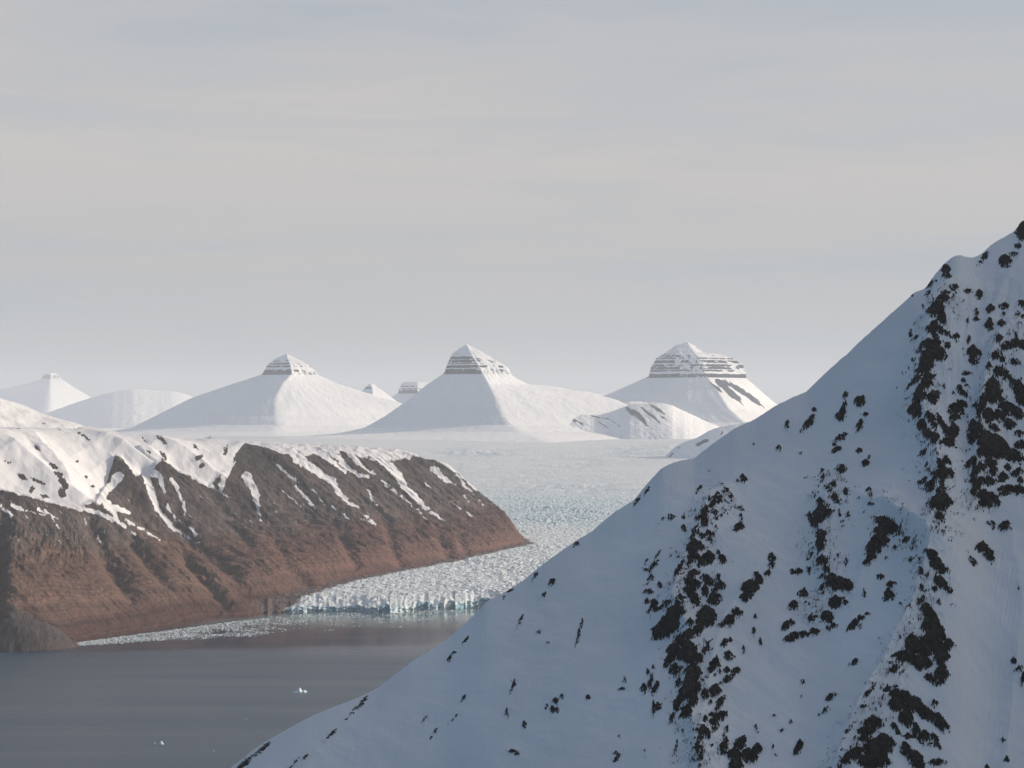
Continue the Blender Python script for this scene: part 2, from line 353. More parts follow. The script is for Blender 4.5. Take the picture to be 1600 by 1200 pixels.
# ------------------------------------------------------------------ glacier
def glacier():
    cols = np.concatenate([np.arange(330, 1330, 1.0), np.arange(1330, 2700, 7.0)]); nc = len(cols)
    front = tab(cols, [(330, 6330), (440, 6420), (500, 6510), (560, 6475), (600, 6470), (640, 6520), (700, 6560), (760, 6640), (900, 6700), (1330, 6800)])
    xs = (cols-HX)/FP*front
    bl = np.floor(xs/38.0+0.6*perlin(xs/60, xs*0+2.2, 3))
    jit = (_h(bl, bl*0+7, 5)/4294967296.0-0.5)
    front = front+85*perlin(xs/170, xs*0+9.3, 21)+46*jit+10*perlin(xs/14, xs*0, 8)
    hcl = tab(cols, [(330, 3), (430, 8), (470, 16), (520, 15), (600, 20), (700, 24), (1330, 30)])
    hcl = hcl*(1+0.38*perlin(xs/45, xs*0+4, 31)+.25*perlin(xs/15, xs*0+4, 32)+0.3*jit)
    ncl = 16
    yrow = np.concatenate([np.linspace(937, 800, 420), np.linspace(799.6, 676.5, 330)])
    zc = [(6400, 30), (6900, 50), (7400, 64), (8500, 95), (9600, 118), (10300, 140), (11000, 172), (12500, 225), (15000, 318), (17000, 392), (19000, 438), (24000, 470)]
    Dt = np.linspace(6400, 24000, 4000); yt = HY+FP*(CZ-tab(Dt, zc))/Dt
    Dr = np.interp(-yrow, -yt, Dt)
    base = max(6850.0, Dr[0])
    D = np.empty((ncl+60+len(Dr), nc))
    t = np.linspace(0, 1, ncl)[:, None]
    D[:ncl] = front[None, :]+t*5
    D[ncl:ncl+60] = front[None, :]+5+(np.linspace(0, 1, 61)[1:, None])*(base-front[None, :]-5)
    D[ncl+60:] = base+(Dr[:, None]-Dr[0])*(24000-base)/(24000-Dr[0])+0.01
    px = cols[None, :].repeat(len(D), 0); x = (px-HX)/FP*D
    zb = tab(D, zc)
    # seracs and crevasses
    wx = x+40*fbm(x/220, D/220, 3, 2); wy = D+50*fbm(x/260+5, D/260, 3, 4)
    f1, e1, c1 = worley(wx/34+.35*perlin(x/30, D/30, 50), wy/30+.35*perlin(x/30, D/30, 51), 3)
    f2, e2, c2 = worley(wx/19, wy/30, 9)
    f3, e3, c3 = worley(wx/150, wy/26, 12)
    A = tab(D, [(6300, .62), (7400, 0.55), (8600, 0.45), (10000, 0.42), (11200, 0.34), (11900, 0.2), (12600, 0.07), (24000, 0.02)])*.62
    A = A*(0.75+0.5*sstep(-0.3, 0.4, fbm(x/700, D/500, 3, 77)))
    chan = np.exp(-((px-880)/190)**2)*np.exp(-((D-10300)/800)**2)
    A = A*(1+0.7*chan)
    edge = lambda e, w: sstep(0, w, e)
    hgt = A*(11*(c1-0.55)*edge(e1, .25)-9*(1-edge(e1, .22))+8*(c2-0.5)-5*(1-edge(e2, .2)))+A*10*ridged(x/120, D/60, 4, 6, .6)+A*5*ridged(x/30, D/60, 3, 8)+A*9*ridged(x/200+.002*D, D/300, 3, 28)
    # long transverse crevasse fields farther up
    cf = np.zeros_like(D)
    for (cx, cy, wx_, wy_, a_) in ((735, 708, 75, 9, 1.0), (890, 722, 95, 12, .7), (985, 708, 60, 12, 1.0), (1030, 700, 60, 10, .7), (840, 745, 200, 16, .45), (900, 765, 200, 14, .8), (720, 735, 70, 14, .4)):
        yy_ = HY+FP*(CZ-zb)/D
        cf = np.maximum(cf, a_*np.exp(-((px-cx)/wx_)**2-((yy_-cy)/wy_)**2))
    lines = ridged(x/520+0.3*perlin(x/900, D/1500, 5), (D+.25*x)/(620*(D/14000)**2), 4, 61, .65)
    cut = sstep(0.15, 0.75, lines)*cf*sstep(11200, 12000, D)
    hgt = hgt-10*cut+9*fbm(x/1500, D/1300, 4, 99)*sstep(11500, 13000, D)
    k = sstep(0, 60, D-front[None, :])
    z = zb+hgt*np.maximum(k, 0)
    fw = 150.0
    zt = hcl[None, :]+(zb+hgt-hcl[None, :])*sstep(0, fw, D-front[None, :])
    z = zt+hgt*0.6*(1-sstep(0, fw, D-front[None, :]))*sstep(0, 12, D-front[None, :])
    tt = np.linspace(0, 1, ncl)[:, None].repeat(nc, 1)
    z[:ncl] = -3+(hcl[None, :]+3)*tt
    D[:ncl] += 10*perlin(x[:ncl]/16, tt*2.2, 44)*np.sin(tt*math.pi)+8*perlin(x[:ncl]/7, tt*5, 45)*np.sin(tt*math.pi)
    # median line and marginal debris towards the slope at the left
    foot = tab(D, [(6400, -735), (6500, -712), (7100, -532), (7700, -241), (8500, 80), (9000, 20), (24000, -4000)])
    m = x-foot
    dirt = np.exp(-np.maximum(m, 0)/(26+22*fbm(x/90, D/90, 3, 15)))*0.9*sstep(9000, 8700, D)
    dirt = np.maximum(dirt, 0.75*np.exp(-((px-395)/50)**2)*sstep(7000, 6500, D))
    crev = A*np.clip(.62*(1-edge(e1, .22))+.42*(1-edge(e2, .22))+.3*sstep(.2, -.5, ridged(x/120, D/60, 4, 6, .6)), 0, 1)*sstep(12600, 11500, D)
    arc = ridged((D+((x-150)/900.0)**2*320)/420+.5*fbm(x/900, D/900, 3, 90), x/2600, 4, 91, .6)
    crev = np.maximum(crev*sstep(15500, 11500, D)**.6, .12*sstep(.25, .8, arc)*sstep(8800, 9800, D)*sstep(17500, 14000, D))
    crev[:ncl] = 0.38+0.6*sstep(-0.2, 0.5, perlin(x[:ncl]/60, tt*1.3, 71)); crev = np.maximum(crev, cut*.55)
    blue = np.clip(chan*1.1+0.9*np.exp(-((D-11400)/500)**2)*sstep(-.3, .3, fbm(x/400, D/300, 3, 88))+0.08*sstep(12500, 9000, D)+0.10, 0, 1)*sstep(14500, 11800, D)
    V = np.stack([x, D, z], -1).reshape(-1, 3)
    o = mesh_from('glacier', V, grid_faces(len(D), nc, True), MI, attrs={'crevasse': np.clip(crev, 0, 1), 'dirt': dirt, 'blue': blue}, smooth=True)
    tag(o, 'broken blue white glacier flowing down to an ice cliff at the fjord', 'glacier', kind='structure')
glacier()

# ------------------------------------------------------------------ red banded mountain on the left
HILL_SNOW = []
def streak(pts, w, w2=None):
    w2 = w if w2 is None else w2
    n = len(pts)
    HILL_SNOW.append([(p[0], p[1], w+(w2-w)*i/max(n-1, 1)) for i, p in enumerate(pts)])
streak([(222, 722), (235, 765), (246, 795), (270, 825), (300, 843), (345, 878)], 8, 2.5)
streak([(228, 730), (250, 745), (258, 770)], 9, 3)
streak([(110, 790), (150, 800), (185, 815), (210, 835)], 6, 2)
streak([(168, 790), (178, 800), (186, 815)], 7, 2)
streak([(186, 745), (165, 768), (155, 785)], 9, 5)
streak([(150, 770), (172, 790), (200, 800)], 7, 5)
streak([(325, 757), (345, 770), (372, 783)], 4, 2)
streak([(385, 745), (398, 765), (402, 790), (408, 812)], 9, 2.5)
streak([(360, 720), (350, 745), (345, 765)], 9, 5)
streak([(425, 720), (445, 738), (472, 757), (495, 770), (508, 790)], 3.5, 1.5)
streak([(460, 760), (480, 780), (496, 800)], 4, 2)
streak([(440, 765), (475, 797)], 1.6)
streak([(462, 714), (500, 740), (520, 752), (528, 768), (545, 785), (561, 793)], 8, 2.5)
streak([(520, 706), (542, 730), (560, 741), (577, 745)], 6, 3)
streak([(497, 702), (520, 722), (540, 738)], 6, 2)
streak([(547, 708), (565, 728), (585, 740)], 5.5, 2)
streak([(595, 716), (620, 740), (632, 760), (652, 780), (670, 798), (697, 815)], 8, 3)
streak([(597, 752), (620, 770), (642, 787), (667, 810)], 2.6, 1.6)
streak([(677, 732), (695, 748), (712, 757)], 6, 2)
streak([(715, 742), (728, 760), (740, 771)], 3, 1.5)
streak([(662, 752), (680, 770)], 1.8, 1)
streak([(725, 775), (735, 786)], 1.6, 1); streak([(706, 782), (720, 797)], 1.6, 1); streak([(750, 782), (758, 795)], 1.6, 1)
streak([(730, 800), (742, 813)], 1.5, 1); streak([(538, 803), (546, 812)], 3, 1.5); streak([(572, 808), (592, 824)], 3, 1.3)
streak([(300, 825), (312, 850), (318, 868)], 4, 2); streak([(268, 748), (283, 775), (290, 805)], 4, 2)
streak([(262, 790), (275, 812), (290, 826)], 4, 3); streak([(520, 792), (526, 797)], 3, 2); streak([(575, 765), (583, 782), (598, 800)], 2.2, 1)
streak([(153, 835), (160, 862), (185, 890), (215, 915)], 2.0, 0.8); streak([(60, 795), (90, 810)], 3, 1); streak([(20, 790), (50, 800), (70, 806)], 4, 1.5)
streak([(70, 795), (85, 812), (95, 830)], 1.6, .8); streak([(0, 790), (14, 800), (20, 815)], 4, 2); streak([(0, 962), (20, 963)], 2, 1)
streak([(222, 826), (240, 838), (252, 846)], 2.5, 1.2); streak([(196, 812), (212, 822), (226, 830)], 3, 1.5)
streak([(40, 935), (60, 938)], 1.2, .6); streak([(66, 935), (84, 938), (110, 934)], 1.2, .6)
HILL_ROCK = [(12, 722, 8, 2, 20), (58, 700, 10, 3, 45), (84, 728, 9, 4, 35), (92, 742, 10, 4, 30), (98, 752, 7, 5, 40), (102, 760, 5, 7), (35, 745, 10, 3, 25),
             (60, 752, 14, 2.5, 22), (50, 765, 4, 8, 20), (70, 775, 8, 3, 20), (97, 770, 6, 8), (130, 680, 16, 2.2, 35), (225, 687, 8, 2, 45), (255, 688, 9, 4, 50), (246, 683, 8, 2, 40),
             (305, 697, 8, 3, 55), (311, 715, 4, 7, 50), (315, 727, 4, 6, 60), (353, 703, 3, 10, 15), (370, 715, 9, 3, 130), (255, 712, 10, 3, 60), (232, 706, 9, 2, 30),
             (70, 663, 5, 2), (95, 672, 8, 1.5, 25), (30, 670, 6, 1, 5), (120, 722, 2, 3), (20, 690, 3, 1), (135, 745, 3, 3), (145, 760, 3, 2), (172, 752, 3, 2), (180, 728, 3, 6)]
LINE = [(-330, 760), (0, 766), (40, 775), (100, 791), (128, 792), (150, 782), (165, 760), (181, 712), (190, 716), (212, 745), (235, 738), (254, 716), (262, 726), (290, 742), (325, 762), (345, 742), (372, 706), (384, 690), (400, 692), (430, 703), (460, 716), (480, 712), (510, 706), (540, 709), (560, 712), (590, 722), (625, 720), (655, 712), (680, 719), (700, 730), (730, 755), (850, 845)]
def hill():
    P0 = np.array([-1352.0, 5408.0]); es = np.array([.4137, .9104]); en = np.array([.9104, -.4137])
    SN = lambda x, y: ((x-P0[0])*es[0]+(y-P0[1])*es[1], (x-P0[0])*en[0]+(y-P0[1])*en[1])
    cols = np.arange(-330, 850, .9); nc = len(cols)
    px0 = cols[None, :]
    near = tab(cols, [(-330, 4300), (0, 5200), (130, 5400), (350, 6000), (450, 6300), (560, 6850), (700, 7450), (820, 8200), (850, 8350)])
    far = tab(cols, [(-330, 8200), (0, 9000), (300, 9300), (600, 9700), (850, 9900)])
    nr = 760
    D = near[None, :]+(far-near)[None, :]*(np.linspace(0, 1, nr)[:, None]**1.15)
    x = (px0-HX)/FP*D
    s0, n0 = SN(x, D)
    s = s0+26*fbm(x/260, D/260, 4, 2)+8*fbm(x/60, D/60, 3, 3); n = n0+20*fbm(x/240+9, D/240, 4, 7)
    nf = tab(s, [(-1500, -80), (0, 0), (220, 105), (914, 113), (1266, 127), (1880, 46), (2546, 63), (3396, 20), (4400, 0)])
    zf = tab(s, [(-1500, -8), (1200, -6), (1400, 18), (1880, 50), (2546, 62), (3396, 90), (4400, 118)])
    zr = tab(s, [(-1500, 640), (468, 600), (1069, 580), (1522, 578), (2503, 527), (3100, 512), (3470, 492), (4400, 470)])
    Wd = tab(s, [(-1500, 1000), (1069, 900), (1900, 840), (2503, 800), (3470, 690), (4400, 600)])
    tau = (nf-n)/Wd
    g = np.interp(tau, [-1, 0, .06, .35, .7, .92, 1.0, 1.15, 3.0], [-.6, 0, .03, .33, .70, .94, .985, 1.0, 1.02])
    z = zf+(zr-zf)*g
    # cirques and gullies between spurs; valleys are cut below the wall surface
    env = sstep(0.02, 0.35, tau)*sstep(1.25, .85, tau)
    crest = np.array([400, 1010, 1590, 1960, 2440, 2680, 2860, 3010, 3140, 3270, 3420, 3560, 3700, 3850])
    amp = np.array([120, 150, 105, 120, 34, 26, 24, 22, 26, 22, 20, 16, 16])
    sk = s+60*(tau-.5)
    i = np.clip(np.searchsorted(crest, sk)-1, 0, len(amp)-1)
    tt = np.clip((sk-crest[i])/(crest[i+1]-crest[i]), 0, 1)
    dep = amp[i]*(1-np.abs(2*tt-1)**1.3)
    z = z-dep*env*np.where(s < 2440, sstep(.05, .65, tau), 1.0)
    # end face towards the icefall
    S0 = tab(n, [(-1500, 4350), (-700, 4190), (-500, 4160), (-250, 3860), (-100, 3600), (0, 3430), (150, 3250)])
    ze = 90+(S0-s)*.66
    z = smin(z, ze, 28)
    # named spurs
    def spur(pts, k, kb=None, w=18):
        nonlocal z
        q = [at(*p) for p in pts]
        d, v, sd_ = segdist(x+14*fbm(x/90, D/90, 3, 41), D+14*fbm(x/90+4, D/90, 3, 42), q)
        kk = k if kb is None else np.where(sd_ > 0, kb, k)
        z = smax(z, v-kk*np.maximum(d-w, 0)-0*d, 14)
    spur([(-260, 700, 6100), (-120, 738, 6200), (0, 771, 6300), (100, 796, 6400), (195, 834, 6480), (290, 874, 6520), (345, 925, 6380)], .72, w=30)
    spur([(40, 672, 7000), (66, 697, 6850), (92, 730, 6720), (106, 760, 6650), (112, 785, 6560)], .62)
    spur([(145, 688, 7150), (185, 712, 7050), (240, 768, 6950), (300, 848, 6850), (360, 905, 6720), (410, 950, 6500)], .68)
    spur([(225, 697, 7350), (260, 727, 7250), (330, 790, 7150), (420, 868, 7000), (490, 905, 6900)], .66)
    spur([(-420, 540, 8700), (-200, 580, 8700), (0, 622, 8700), (70, 650, 8700), (130, 668, 8700), (200, 680, 8600)], .30, w=40)
    # rounded grey knob at the shore
    kx, ky, _ = at(35, 1000, 5480)
    kd = np.hypot((x-kx)/150, (D-ky)/115)+.06*fbm(x/40, D/40, 4, 66)
    z = smax(z, 78*(1-kd**2.2)-5, 10)
    vis = sstep(-20, 20, z-zf)
    # erosion texture
    env2 = sstep(.03, .2, tau)*sstep(1.0, .8, tau)
    rg = ridged(s/105+.4*fbm(s/200, n/200, 2, 30), n/620, 4, 31, .55); rg2 = ridged(s/30, n/190, 4, 33, .6)
    pxa, pya = proj(x, D, z)
    snowy = sstep(8, -8, pya-tab(pxa, LINE))*sstep(430, 380, pxa)
    tex = (1-.82*snowy)*(.8+.2*sstep(300, 460, pxa))
    z = z+env2*(20*rg+9*rg2)*tex+vis*tex*5*fbm(x/35, D/35, 4, 36)+snowy*15*fbm(s/170, n/330, 4, 37, .45)
    hb = fbm(x/300, D/300, 3, 55)
    zs = z+26*hb
    zq = zs+9*perlin(zs/60, zs*0, 58); ph = (zq/24.0) % 1.0
    z = z+env2*sstep(50, 100, z)*sstep(330, 280, z)*6.0*(sstep(.35, .75, ph)-ph)
    # cliffs of the shoulder spur at the left: broken vertical ribs
    px, py = proj(x, D, z)
    cl = np.exp(-((px-85)/80)**4-((py-850)/38)**4)
    z = z+cl*(9*ridged(px/15+.8*fbm(px/20, py/16, 2, 70), py/45, 4, 72, .6)+6*fbm(px/6, py/9, 3, 73))
    # gullies under it
    for (pts, dp, wd) in (([(140, 815, 1), (165, 870, 1), (205, 930, .6)], 42, 13), ([(205, 840, 1), (230, 875, 1), (260, 910, .4)], 34, 10), ([(290, 868, 1), (325, 905, 1), (350, 940, .6)], 38, 10),
                          ([(222, 728, .6), (250, 795, .8), (300, 845, 1), (345, 880, .8), (385, 915, .6)], 26, 9), ([(430, 845, .4), (465, 900, 1), (485, 925, .8)], 22, 9), ([(600, 800, .3), (612, 850, 1), (625, 880, 1)], 24, 8), ([(680, 810, .3), (696, 860, 1), (706, 885, 1)], 26, 9), ([(712, 815, .3), (722, 850, 1), (730, 868, .6)], 16, 7), ([(-6, 800, .7), (-6, 850, 1), (-14, 955, 1)], 75, 17), ([(520, 815, .3), (540, 850, 1), (556, 880, 1)], 22, 8), ([(330, 770, .3), (350, 800, 1), (390, 850, .6)], 22, 9)):
        d, v, sd_ = segdist(px, py, pts)
        z = z-dp*v*np.exp(-(d/wd)**2)*.8
    nz, nn = normals_z(x, D, z)
    px, py = proj(x, D, z)
    # snow cover as a signed field
    line = tab(px, LINE)
    wX = px+3.2*fbm(px/9, py/9, 3, 92)+1.6*fbm(px/3, py/3, 2, 95); wY = py+3.0*fbm(px/9+5, py/9, 3, 93)+1.4*fbm(px/3+5, py/3, 2, 96)
    F = (line-wY)/1.8+2.4*fbm(px/16, py/12, 4, 91)
    F = np.clip(F, -5, 5)
    F = np.where((tau > 1.03) & (px < 650), np.maximum(F, 3), F)
    for st in HILL_SNOW:
        d, w, sd_ = segdist(wX, wY, st)
        F = np.maximum(F, np.clip((w*.92-d)*1.1, -5, 4))
    R = blobs(wX, wY, HILL_ROCK, .95)+2.4*fbm(px/4, py/2.0, 3, 94)
    F = np.minimum(F, np.clip(-R*1.6+.6, -5, 6))
    F = F+np.clip((nz-.80)*8, -2.5, 1.0)*(F < 4)*.9
    up = sstep(300, 420, z)*sstep(380, 420, px)*1.0
    F = F+up*3.4*fbm(s/16, n/110, 4, 17)
    lowp = sstep(150, 60, z); F = np.where(z < 210, np.minimum(F, -1.6+2.2*(F > 2)), F)
    # thin scattered flecks on the mid slope
    fl = fbm(s/7+3, n/44, 4, 19, .6)
    F = np.maximum(F, np.where((z > 230) & (tau > .25), (fl-.40-(z-400)/2600)*9, -9))
    grey = np.clip(np.maximum(sstep(1.15, .85, kd+.12*fbm(x/40, D/40, 3, 8)), 0), 0, 1)
    grey = np.maximum(grey, sstep(16, -6, px)*sstep(800, 860, py)*sstep(960, 900, py)*.8)  # shade on the spur's left-facing edge, put into the colour
    east = sstep(250, 620, px)
    V = np.stack([x, D, z], -1).reshape(-1, 3); Q = grid_faces(nr, nc, True)
    o = mesh_from('hill', V, Q, MH, attrs={'snow': F, 'strata': zs, 'grey': grey, 'east': east})
    tag(o, 'red and grey banded flat topped mountain with snow gullies above the fjord', 'mountain', kind='structure')
hill()

# ------------------------------------------------------------------ layered peaks (stack of contours between ridges)
def peak(name, label, apx, apy, D, arms, caps, cap_y, band, rock_streaks=None, seg=130, rows=300, amp=1.0, seed=1, foot_y=700, caprock=1.0, faces=(.34, -.30, -.3)):
    """arms: list of ridges, each [(py, dx, azimuth)] in survey units from the apex downwards"""
    k = D/FP; cx = (apx-HX)*k
    ys = np.concatenate([np.linspace(apy, cap_y, int(rows*.5)), np.linspace(cap_y, foot_y, int(rows*.5))[1:]])
    yq = ys.copy()
    inc = ys < cap_y
    rs_ = np.random.RandomState(seed); eb = [float(apy)]
    while eb[-1] < cap_y-band*1.3: eb.append(eb[-1]+band*rs_.uniform(.45, 1.25))
    eb.append(float(cap_y)); eb = np.array(eb); bi = np.clip(np.searchsorted(eb, ys, side='right')-1, 0, len(eb)-2)
    fr_ = np.clip((ys-eb[bi])/(eb[bi+1]-eb[bi]), 0, .999); fl = bi; e0 = eb[bi]; e1_ = eb[bi+1]-eb[bi]
    yq[inc] = (e0+sstep(0.45, 1.0, fr_)*e1_)[inc]          # the radius advances only on ledges
    yq = np.minimum(yq*0.16+ys*0.84, np.where(inc, cap_y, 9e9)); yq = np.where(inc, yq, ys)
    cfr = rs_.uniform(.40, .92, len(eb))
    def cliff_at(y_):
        b_ = np.clip(np.searchsorted(eb, y_.ravel(), side='right')-1, 0, len(eb)-2).reshape(y_.shape)
        f_ = np.clip((y_-eb[b_])/(eb[b_+1]-eb[b_]), 0, 1)
        return np.where(y_ < cap_y, sstep(cfr[b_]+.08, cfr[b_]-.08, f_), 0.0)
    P = []
    for arm in arms:
        a = np.array([(p[0], p[1]*math.cos(rad(p[2])), p[1]*math.sin(rad(p[2]))) for p in arm], float)
        P.append(np.stack([np.interp(yq, a[:, 0], a[:, 1]), np.interp(yq, a[:, 0], a[:, 2])], -1))
    P = np.stack(P, 1)
    n = len(arms); tt = (np.arange(seg)/seg)
    rowsP = []
    for a in range(n):
        b = (a+1) % n
        rowsP.append(P[:, a, None, :]*(1-tt[None, :, None])+P[:, b, None, :]*tt[None, :, None])
    Q2 = np.concatenate(rowsP, 1)
    # soften the ridges
    sm = Q2.copy()
    for _ in range(3): sm = (np.roll(sm, 2, 1)+np.roll(sm, -2, 1)+2*sm)/4
    Q2 = sm
    nr, nc = Q2.shape[:2]
    th = np.arctan2(Q2[..., 1], Q2[..., 0]); r = np.hypot(Q2[..., 0], Q2[..., 1])+1e-6
    yy = ys[:, None].repeat(nc, 1)
    cyl = np.arange(nc)[None, :].repeat(nr, 0)/seg*9.0
    cs_, sn_ = np.cos(np.arange(nc)/nc*2*math.pi), np.sin(np.arange(nc)/nc*2*math.pi)
    gu = ridged(cs_[None, :]*5+yy*0.0, sn_[None, :]*5+yy*.01, 4, seed)
    gu2 = fbm(cs_[None, :]*9, sn_[None, :]*9+yy*.03, 4, seed+5)
    cg = fbm(cs_[None, :]*8, sn_[None, :]*8+yy*.05, 5, seed+9)
    capm = (yy < cap_y)
    prog = np.clip((yy-apy)/(foot_y-apy), 0, 1)
    lo = fbm(cs_[None, :]*2.2, sn_[None, :]*2.2+yy*.012, 4, seed+60)
    dr = amp*np.where(capm, 1.8*cg, 1.8*cg*sstep(cap_y+14, cap_y, yy)+.30*gu*sstep(cap_y, cap_y+25, yy)+.6*gu2*sstep(cap_y, cap_y+30, yy)*(1+2*lo)+3.0*lo*sstep(cap_y, cap_y+50, yy))*sstep(apy, apy+14, yy)
    r2 = np.maximum(r+dr, r*.5)
    x = cx+r2*np.cos(th)*k; y = D+r2*np.sin(th)*k
    z = CZ-(yy-HY)*k
    rough = fbm(cyl*3, yy/9, 4, seed+20)
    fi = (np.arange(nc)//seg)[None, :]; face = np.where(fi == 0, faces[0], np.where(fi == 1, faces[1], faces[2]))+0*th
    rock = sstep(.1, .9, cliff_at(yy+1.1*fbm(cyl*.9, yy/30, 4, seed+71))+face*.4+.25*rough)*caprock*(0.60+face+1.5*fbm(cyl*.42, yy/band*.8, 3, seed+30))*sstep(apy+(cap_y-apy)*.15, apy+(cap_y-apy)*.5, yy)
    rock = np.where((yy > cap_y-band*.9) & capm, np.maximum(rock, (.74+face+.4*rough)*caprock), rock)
    pX, pY = proj(x, y, z)
    if rock_streaks:
        ff = blobs(pX, pY, rock_streaks)
        front = (y < D+5)
        ff = ff+3.6*fbm((pX+pY*1.1)/22, (pX-pY*.9)/2.6, 4, seed+40, .6)+.5
        rock = np.maximum(rock, np.where(front & (ff > .2), .75, 0))
    fleck = fbm(cyl*10, yy/3, 3, seed+50)
    rock = np.maximum(rock, np.where((fleck > .37) & (yy > cap_y), .45, 0))
    V = np.stack([x, y, z], -1); V = V.reshape(-1, 3); Q = grid_faces(nr, nc, True, True)
    ci = int(rows*.5)-1
    root = mesh_from(name, *[a for a in sub_mesh(V, Q, np.arange(len(Q)) >= ci*nc)[:2]], MF, attrs={'rock': rock.reshape(-1)[np.unique(Q[ci*nc:])]})
    v, q, _ = sub_mesh(V, Q, np.arange(len(Q)) < ci*nc)
    ch = mesh_from('rocky_summit', v, q, MF, parent=root, attrs={'rock': rock.reshape(-1)[np.unique(Q[:ci*nc])]})
    tag(root, label, 'mountain', kind='structure')
    return root
# left crown
peak('mountain', 'left of the three layered pyramid peaks, long shaded left flank', 448, 553, 23800,
     [[(553, 1, 180), (560, 18, 182), (570, 30, 183), (585, 39, 184), (600, 85, 186), (622, 148, 188), (650, 205, 190), (668, 242, 190), (678, 300, 192), (700, 600, 194)],
      [(553, 1, 270), (560, 8, 285), (572, 22, 292), (585, 32, 290), (600, 45, 268), (622, 70, 262), (650, 110, 268), (664, 145, 272), (674, 210, 272), (681, 320, 273), (700, 700, 273)],
      [(553, 1, 0), (558, 12, 0), (570, 35, 0), (580, 46, 0), (586, 50, 0), (600, 82, 0), (612, 120, 2), (625, 165, 4), (634, 196, 4), (645, 214, 4), (668, 240, 2), (680, 290, 0), (700, 500, 0)],
      [(553, 1, 90), (585, 35, 90), (622, 130, 90), (700, 300, 90)]], None, 586, 5.4, seed=3)
# middle crown
peak('mountain', 'middle of the three layered pyramid peaks, steep dark left cap', 729, 538, 20600,
     [[(538, 1, 180), (545, 12, 182), (552, 22, 184), (565, 29, 186), (583, 36, 188), (600, 62, 190), (625, 95, 190), (650, 130, 190), (668, 162, 190), (677, 205, 192), (684, 300, 194), (700, 500, 196)],
      [(538, 1, 270), (546, 8, 300), (560, 20, 305), (583, 36, 312), (600, 52, 312), (625, 80, 306), (650, 115, 300), (664, 145, 298), (674, 200, 294), (681, 300, 290), (700, 600, 286)],
      [(538, 1, 0), (548, 22, 0), (560, 42, 0), (574, 66, 0), (585, 71, 0), (592, 80, 2), (600, 98, 4), (606, 140, 6), (612, 195, 6), (625, 240, 4), (650, 290, 0), (700, 350, 0)],
      [(538, 1, 90), (583, 40, 90), (622, 130, 90), (700, 300, 90)]], None, 585, 6.6, seed=11)
# right crown
peak('mountain', 'right of the three layered peaks, broad notched cap above dark rock streaks', 1074, 535, 22300,
     [[(535, 1, 180), (539, 18, 180), (548, 30, 182), (560, 50, 184), (575, 58, 186), (588, 63, 188), (600, 90, 190), (615, 125, 190), (632, 175, 192), (660, 250, 194), (700, 320, 194)],
      [(535, 1, 250), (541, 19, 190), (548, 20, 215), (560, 28, 235), (588, 40, 250), (604, 60, 238), (625, 90, 236), (648, 118, 240), (662, 150, 244), (672, 205, 248), (681, 300, 250), (700, 600, 250)],
      [(535, 1, 300), (545, 12, 300), (560, 32, 300), (588, 52, 300), (610, 90, 295), (640, 150, 290), (660, 200, 290), (671, 260, 289), (681, 360, 288), (700, 700, 286)],
      [(535, 1, 0), (540, 12, 0), (550, 24, 0), (553, 50, 0), (560, 72, 0), (570, 88, 0), (592, 94, 0), (600, 104, 0), (615, 120, 0), (630, 138, 0), (650, 175, 0), (668, 230, 0), (680, 320, 0), (700, 600, 0)],
      [(535, 1, 90), (588, 60, 90), (622, 130, 90), (700, 300, 90)]], None, 591, 6.4, seed=23, faces=(.22, -.12, .12),
     rock_streaks=[(1128, 600, 12, 5, 35), (1140, 612, 26, 4.5, 42), (1160, 612, 32, 3.5, 32), (1178, 626, 16, 2.5, 33), (1120, 606, 10, 2, 40), (1150, 622, 14, 1.6, 45), (1195, 603, 14, 1.5, 35)])
# remote small peaks
peak('mountain', 'faint hazy cone with tiny dark cap at far left horizon', 80, 583, 52000,
     [[(583, 8, 180), (586, 13, 180), (592, 15, 182), (600, 42, 184), (612, 95, 186), (640, 180, 186), (700, 330, 186)],
      [(583, 6, 270), (592, 10, 275), (612, 50, 280), (700, 200, 280)],
      [(583, 6, 0), (586, 13, 0), (592, 16, 0), (605, 36, 0), (620, 62, 2), (640, 92, 2), (700, 200, 2)],
      [(583, 6, 90), (592, 12, 90), (700, 200, 90)]], None, 592, 4.5, seed=31, rows=120, seg=60, amp=.5)
peak('mountain', 'tiny sharp white peak between the left and middle crowns', 580, 600, 28000,
     [[(600, 4, 180), (604, 8, 180), (608, 12, 182), (618, 22, 186), (700, 190, 188)],
      [(600, 3, 270), (608, 8, 285), (640, 40, 280), (700, 130, 280)],
      [(600, 4, 0), (604, 9, 0), (610, 18, 0), (625, 38, 0), (640, 62, 2), (700, 160, 2)],
      [(600, 3, 90), (608, 8, 90), (700, 150, 90)]], None, 608, 4.0, seed=37, rows=120, seg=60, amp=.5, caprock=.6)
peak('mountain', 'small flat topped layered butte showing left of the middle crown', 652, 597, 30000,
     [[(597, 22, 180), (600, 26, 180), (615, 31, 182), (625, 50, 186), (700, 190, 188)],
      [(597, 8, 270), (615, 16, 275), (640, 50, 280), (700, 130, 280)],
      [(597, 22, 0), (603, 26, 0), (615, 32, 0), (640, 80, 2), (700, 190, 2)],
      [(597, 8, 90), (615, 18, 90), (700, 150, 90)]], None, 615, 4.6, seed=41, rows=140, seg=60, amp=.6)

